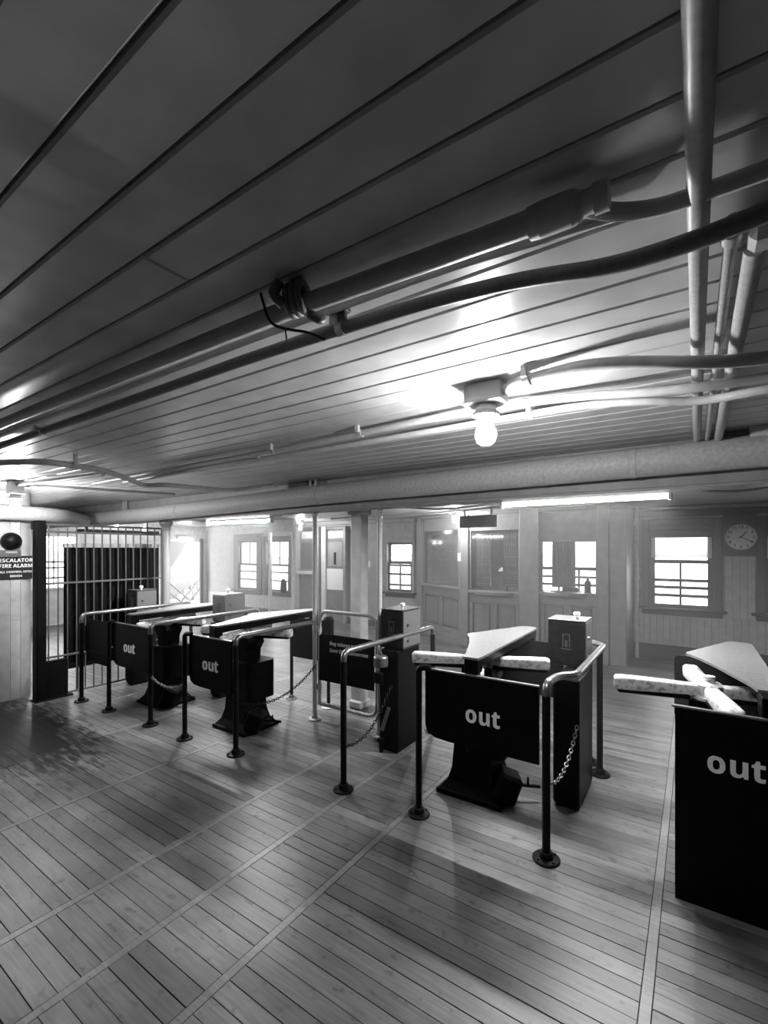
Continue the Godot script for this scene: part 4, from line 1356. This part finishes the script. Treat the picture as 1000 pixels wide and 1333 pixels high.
func build_pipes() -> void:
	# thick wrapped pipe in front of the beam
	var bp := thing("wrapped_pipe", "thick pale wrapped pipe crossing the hall in front of the beam", "pipe", Vector3(0, 2.335, -3.39))
	var st := S()
	tube(st, [Vector3(-12.58, -0.1, 0), Vector3(-6.0, -0.06, 0), Vector3(-3.0, 0, 0), Vector3(0.35, 0.03, 0), Vector3(4.18, 0.05, 0)], 0.095, 24)
	obj("pipe_body", st, M.pipe_wrap, bp)
	for x in [-5.4, -3.05, -0.9, -0.33, 1.6]:
		st = S()
		var y := -0.06 + clampf((x + 6.0) / 3.0, 0.0, 1.0) * 0.06 + clampf((x + 3.0) / 3.35, 0.0, 1.0) * 0.03
		lathe(st, [Vector2(0.095, -0.02), Vector2(0.0985, -0.018), Vector2(0.0985, 0.018), Vector2(0.095, 0.02)], Vector3(x, y, 0), 24, Basis(Vector3.FORWARD, PI / 2))
		obj("band", st, M.pipe_wrap, bp)
	for x in [-6.9, -3.2, 0.305]:
		var y := -0.06 + clampf((x + 6.0) / 3.0, 0.0, 1.0) * 0.06 + clampf((x + 3.0) / 3.35, 0.0, 1.0) * 0.03
		for s in [-0.035, 0.035]:
			st = S()
			bx(st, x + s - 0.009, x + s + 0.009, y + 0.06, CEIL - 2.335 - 0.001, -0.075, -0.06)
			obj("hanger_strap", st, M.conduit, bp)
	st = S()
	bx(st, 0.26, 0.36, 0.10, CEIL - 2.335 - 0.001, -0.06, 0.06, 0.004)
	obj("hanger_block", st, M.conduit, bp)
	pipe_run("wrapped_pipe", "thick pale wrapped pipe turning along the top of left board wall", [Vector3(-7.5, 2.22, -3.17), Vector3(-6.62, 2.225, -2.5), Vector3(-6.62, 2.23, -1.4), Vector3(-6.62, 2.24, 4.95)], 0.09, M.pipe_wrap, 0.3)
	# ceiling conduits near the camera
	pipe_run("ceiling_conduit", "upper conduit pipe along the dark near ceiling", [Vector3(-6.7, 2.45, -0.872), Vector3(-2.9, 2.45, -0.872), Vector3(-1.0, 2.45, -0.888), Vector3(-0.24, 2.45, -0.926), Vector3(-0.21, 2.45, -0.93)], 0.024, M.conduit, 0.05, [[0, 0.55]])
	pipe_run("ceiling_conduit", "thin conduit continuing past the coupling at the top edge", [Vector3(-0.18, 2.452, -0.937), Vector3(-0.13, 2.455, -0.995), Vector3(-0.06, 2.462, -1.04), Vector3(4.1, 2.462, -1.06)], 0.016, M.conduit, 0.05)
	st = S()
	lathe(st, [Vector2(0, -0.07), Vector2(0.03, -0.07), Vector2(0.032, -0.05), Vector2(0.032, 0.01), Vector2(0.029, 0.02), Vector2(0.022, 0.03), Vector2(0.022, 0.05), Vector2(0.027, 0.05), Vector2(0.027, 0.075), Vector2(0, 0.075)], Vector3(-0.205, 2.451, -0.93), 16, Basis(Vector3(0, 0, 1), Vector3(1, 0, 0), Vector3(0, 1, 0)))
	tag(obj("pipe_coupling", st, M.conduit), "round coupling on the upper conduit at the top edge", "coupling")
	pipe_run("ceiling_cable", "thick dark sagging cable below the near conduit bending right", [Vector3(-6.7, 2.455, -1.075), Vector3(-2.6, 2.455, -1.066), Vector3(-1.2, 2.455, -1.052), Vector3(-0.6, 2.455, -1.075), Vector3(-0.345, 2.45, -1.105), Vector3(-0.15, 2.41, -1.10), Vector3(0.0, 2.395, -1.075), Vector3(0.15, 2.40, -1.05), Vector3(0.6, 2.44, -1.0), Vector3(4.1, 2.45, -0.98)], 0.0185, M.cable, 0.2, [[0, 0.9], [2, 0.55]])
	pipe_run("ceiling_conduit", "thin conduit lying right beside the dark cable", [Vector3(-6.7, 2.482, -1.015), Vector3(-1.2, 2.482, -1.0), Vector3(-0.5, 2.482, -1.01), Vector3(-0.1, 2.482, -1.05)], 0.011, M.conduit, 0.1)
	# cloth strap tied round the upper conduit, a loose wire, a small bracket
	st = S()
	for q in [-0.02, 0.0, 0.02]:
		var ring := []
		for j in 14:
			var a := TAU * j / 14
			ring.append(Vector3(-0.862 + q + sin(a) * 0.012, 2.455 + cos(a) * 0.034, -0.873 + sin(a) * 0.034))
		tube(st, ring, 0.011, 6, -1.0, true)
	tube(st, bend([Vector3(-0.885, 2.485, -0.83), Vector3(-0.895, 2.45, -0.815), Vector3(-0.88, 2.43, -0.84)], 0.02), 0.014, 8)
	tube(st, bend([Vector3(-0.85, 2.425, -0.90), Vector3(-0.835, 2.415, -0.93), Vector3(-0.845, 2.43, -0.95)], 0.02), 0.012, 8)
	tag(obj("pipe_tie", st, M.cable), "knotted cloth tie wrapped around the upper conduit", "strap")
	st = S()
	tube(st, bend([Vector3(-0.955, 2.48, -0.83), Vector3(-0.965, 2.415, -0.87), Vector3(-0.95, 2.42, -0.93), Vector3(-0.93, 2.43, -0.985), Vector3(-0.915, 2.425, -1.04)], 0.03), 0.004, 6)
	tube(st, [Vector3(-0.955, 2.42, -0.92), Vector3(-0.975, 2.40, -0.945)], 0.003, 5)
	tag(obj("tie_wire", st, M.iron), "loose twisted wire looped under the upper conduit", "wire")
	var br := thing("pipe_bracket", "small slotted metal bracket holding the dark cable", "bracket", Vector3(-0.86, CEIL, -1.03))
	slab(br, "plate", M.steel_dull, -0.03, 0.03, -0.012, -0.001, -0.03, 0.03, 0.002)
	slab(br, "lug", M.steel_dull, -0.03, 0.03, -0.04, -0.012, -0.012, 0.0, 0.002)
	st = S()
	lathe(st, [Vector2(0, 0), Vector2(0.012, 0), Vector2(0.01, -0.012), Vector2(0, -0.014)], Vector3(0.02, -0.03, -0.055), 8)
	obj("screw", st, M.steel, br)
	# conduits around the near bulb
	pipe_run("ceiling_conduit", "conduit leaving the near bulb box towards the right", [Vector3(-0.655, 2.462, -1.865), Vector3(-0.56, 2.46, -1.80), Vector3(-0.33, 2.455, -1.752), Vector3(-0.16, 2.43, -1.76), Vector3(0.0, 2.40, -1.79), Vector3(0.16, 2.40, -1.87), Vector3(0.5, 2.42, -1.95), Vector3(4.1, 2.45, -2.0)], 0.021, M.conduit, 0.12, [[1, 0.1]])
	pipe_run("ceiling_conduit", "long conduit passing behind the near bulb to the far left", [Vector3(-5.0, 2.46, -2.2), Vector3(-3.5, 2.46, -2.17), Vector3(-2.7, 2.46, -2.16), Vector3(-1.78, 2.46, -2.12), Vector3(-0.77, 2.46, -2.04), Vector3(-0.40, 2.45, -2.09), Vector3(-0.14, 2.41, -2.06), Vector3(0.0, 2.395, -2.05), Vector3(0.25, 2.40, -2.09), Vector3(4.1, 2.45, -2.2)], 0.018, M.conduit, 0.15, [[2, 0.4], [3, 0.2]])
	pipe_run("ceiling_conduit", "lower conduit running parallel behind the near bulb", [Vector3(-4.6, 2.455, -2.30), Vector3(-2.9, 2.455, -2.26), Vector3(-1.9, 2.45, -2.27), Vector3(-0.85, 2.45, -2.24), Vector3(-0.4, 2.44, -2.19), Vector3(-0.14, 2.41, -2.19), Vector3(0.02, 2.39, -2.24), Vector3(0.25, 2.385, -2.17), Vector3(0.6, 2.40, -2.3), Vector3(4.1, 2.44, -2.4)], 0.017, M.conduit, 0.15, [[1, 0.3], [3, 0.45]])
	pipe_run("ceiling_conduit", "kinked conduit crossing the left ceiling towards wrapped pipe", [Vector3(-6.7, 2.42, -1.0), Vector3(-4.25, 2.42, -1.14), Vector3(-3.80, 2.42, -1.35), Vector3(-3.83, 2.42, -1.73), Vector3(-4.0, 2.41, -2.0), Vector3(-4.36, 2.405, -2.37), Vector3(-4.12, 2.405, -2.42), Vector3(-4.1, 2.42, -3.15), Vector3(-3.55, 2.455, -3.28)], 0.022, M.conduit, 0.14, [[2, 0.5]])
	pipe_run("ceiling_conduit", "conduit from the left bulb across to the kinked conduit", [Vector3(-5.72, 2.46, -1.81), Vector3(-5.3, 2.46, -1.84), Vector3(-5.0, 2.46, -1.9), Vector3(-4.3, 2.46, -1.97)], 0.02, M.conduit, 0.1)
	pipe_run("ceiling_conduit", "conduit from the left bulb back towards the barred gate", [Vector3(-5.72, 2.46, -1.85), Vector3(-5.55, 2.46, -2.2), Vector3(-5.2, 2.46, -3.2)], 0.018, M.conduit, 0.1)
	# three pipes running along the lanes at the right
	pipe_run("lane_pipe", "left of three white pipes running back along the right ceiling", [Vector3(0.004, 2.462, -0.2), Vector3(0.012, 2.462, -3.5)], 0.0195, M.white_pole)
	pipe_run("lane_pipe", "middle thin pipe of the three along the right ceiling", [Vector3(0.064, 2.458, -1.22), Vector3(0.06, 2.458, -3.5)], 0.013, M.white_pole)
	pipe_run("lane_pipe", "right of three white pipes, ending in a square coupling box", [Vector3(0.108, 2.452, -1.27), Vector3(0.115, 2.452, -3.5)], 0.021, M.white_pole)
	for d in [[0.064, -1.19, 0.03, "small ring coupling at the end of middle lane pipe"], [0.122, -1.215, 0.045, "square coupling box at the end of right lane pipe"]]:
		st = S()
		if d[2] < 0.04:
			lathe(st, [Vector2(0, -0.035), Vector2(0.019, -0.035), Vector2(0.019, 0.0), Vector2(0.016, 0.0), Vector2(0.016, 0.035), Vector2(0, 0.035)], Vector3(d[0], 2.458, d[1]), 14, Basis(Vector3.RIGHT, PI / 2))
		else:
			box(st, Vector3(d[0], 2.452, d[1]), Vector3(0.06, 0.06, 0.07), 0.012)
			box(st, Vector3(d[0] + 0.055, 2.452, d[1] + 0.01), Vector3(0.05, 0.05, 0.05), 0.01)
			tube(st, [Vector3(d[0] + 0.07, 2.452, d[1] + 0.01), Vector3(4.1, 2.452, d[1] - 0.05)], 0.02, 10)
		tag(obj("pipe_box", st, M.white_pole), d[3], "coupling")
	# small cables beyond the beam
	for d in [[[Vector3(-2.6, 2.24, -3.9), Vector3(-2.1, 2.2, -4.3), Vector3(-1.5, 2.3, -4.6), Vector3(-0.4, 2.46, -5.0)], "slack thin cable drooping behind the middle of the beam"], [[Vector3(-6.0, 2.24, -3.9), Vector3(-5.8, 2.19, -4.0), Vector3(-5.2, 2.24, -4.1), Vector3(-4.7, 2.46, -4.3)], "slack thin cable drooping beside the left tube lamp"], [[Vector3(-0.08, 2.23, -3.85), Vector3(0.2, 2.2, -4.1), Vector3(0.7, 2.28, -4.4), Vector3(1.6, 2.46, -4.8)], "slack thin cables drooping at right end of the tube lamp"]]:
		st = S()
		tube(st, bend(d[0], 0.3, 6), 0.011, 8)
		tag(obj("slack_cable", st, M.conduit), d[1], "cable")
	pipe_run("ceiling_conduit", "conduit along the ceiling in front of the ticket booth", [Vector3(-6.5, 2.46, -7.6), Vector3(-4.2, 2.46, -7.5), Vector3(-2.6, 2.46, -7.0), Vector3(-0.4, 2.46, -6.9)], 0.02, M.conduit, 0.1)

# ------------------------------------------------------------------ clock, alarm and other small things
func build_small_things() -> void:
	var ck := thing("wall_clock", "round white wall clock with dark numerals beside the right window", "clock", Vector3(0.575, 1.985, BACK + 0.03))
	var turn := Basis(Vector3.RIGHT, PI / 2)
	var st := S()
	lathe(st, [Vector2(0, 0), Vector2(0.205, 0), Vector2(0.205, 0.03), Vector2(0.198, 0.04), Vector2(0.19, 0.04), Vector2(0.186, 0.025)], Vector3.ZERO, 36, turn)
	obj("rim", st, M.back_wall, ck)
	st = S()
	lathe(st, [Vector2(0.188, 0.018), Vector2(0.188, 0.026), Vector2(0, 0.026)], Vector3.ZERO, 36, turn)
	obj("dial", st, M.clock_face, ck)
	var numerals := ["12", "1", "2", "3", "4", "5", "6", "7", "8", "9", "10", "11"]
	for k in 12:
		var a := TAU * k / 12.0
		words(numerals[k], 0.042, M.sill, ck, Vector3(sin(a) * 0.152, cos(a) * 0.152, 0.028), 0.0, true, "numeral")
	for h in [[0.105, deg_to_rad(40.0), 0.014], [0.155, deg_to_rad(119.0), 0.010]]:
		st = S()
		box(st, Vector3(0, h[0] / 2 - 0.015, 0.034), Vector3(h[2], h[0] + 0.03, 0.004))
		var o := obj("hand", st, M.sill, ck)
		o.rotation.z = -h[1]
	# alarm on the left wall
	var al := thing("alarm_sign", "black escalator fire alarm sign on the left board wall", "sign", Vector3(-6.742, 1.58, -2.08))
	slab(al, "plate", M.sign_dark, -0.004, 0.004, -0.14, 0.14, -0.195, 0.245, 0.002)
	var lines := [["ESCALATOR", 0.044, 0.088], ["FIRE", 0.042, 0.022, 0.075], ["ALARM", 0.042, 0.022, -0.10], ["CALL CONTROL OFFICE", 0.024, -0.05], ["886454", 0.026, -0.10]]
	for l in lines:
		words(l[0], l[1], M.lettering, al, Vector3(0.006, l[2], l[3] if l.size() > 3 else -0.03), PI / 2, true)
	var bl := thing("alarm_bell", "dark domed alarm bell above its label box on left wall", "bell", Vector3(-6.749, 1.895, -2.06))
	st = S()
	lathe(st, [Vector2(0, 0), Vector2(0.10, 0), Vector2(0.105, 0.02), Vector2(0.10, 0.05), Vector2(0.08, 0.085), Vector2(0.045, 0.11), Vector2(0, 0.118)], Vector3.ZERO, 28, Basis(Vector3.FORWARD, PI / 2), true)
	obj("gong", st, M.iron, bl)
	slab(bl, "box", M.trim, 0.0, 0.05, -0.19, -0.105, -0.09, 0.12, 0.004)
	slab(bl, "name_plate", M.back_wall, 0.05, 0.053, -0.142, -0.118, -0.05, 0.06)
	# coat-like dark bundle on the far window sill
	st = S()
	lathe(st, [Vector2(0, 0), Vector2(0.07, 0), Vector2(0.085, 0.12), Vector2(0.075, 0.28), Vector2(0.035, 0.36), Vector2(0, 0.37)], Vector3(-9.12, 0.64, BACK + 0.085), 14, Basis.IDENTITY, true)
	tag(obj("dark_bundle", st, M.black_flat), "dark bundle leaning in the corner of the far window", "bundle")
	# switch plate on the wall left of the booth
	var sw := thing("switch_plate", "pair of small white switches on the plain wall behind column", "switch", Vector3(-6.4, 1.45, BACK))
	for x in [-0.05, 0.05]:
		slab(sw, "switch", M.paper, x - 0.02, x + 0.02, -0.07, 0.07, 0.0, 0.014, 0.004)
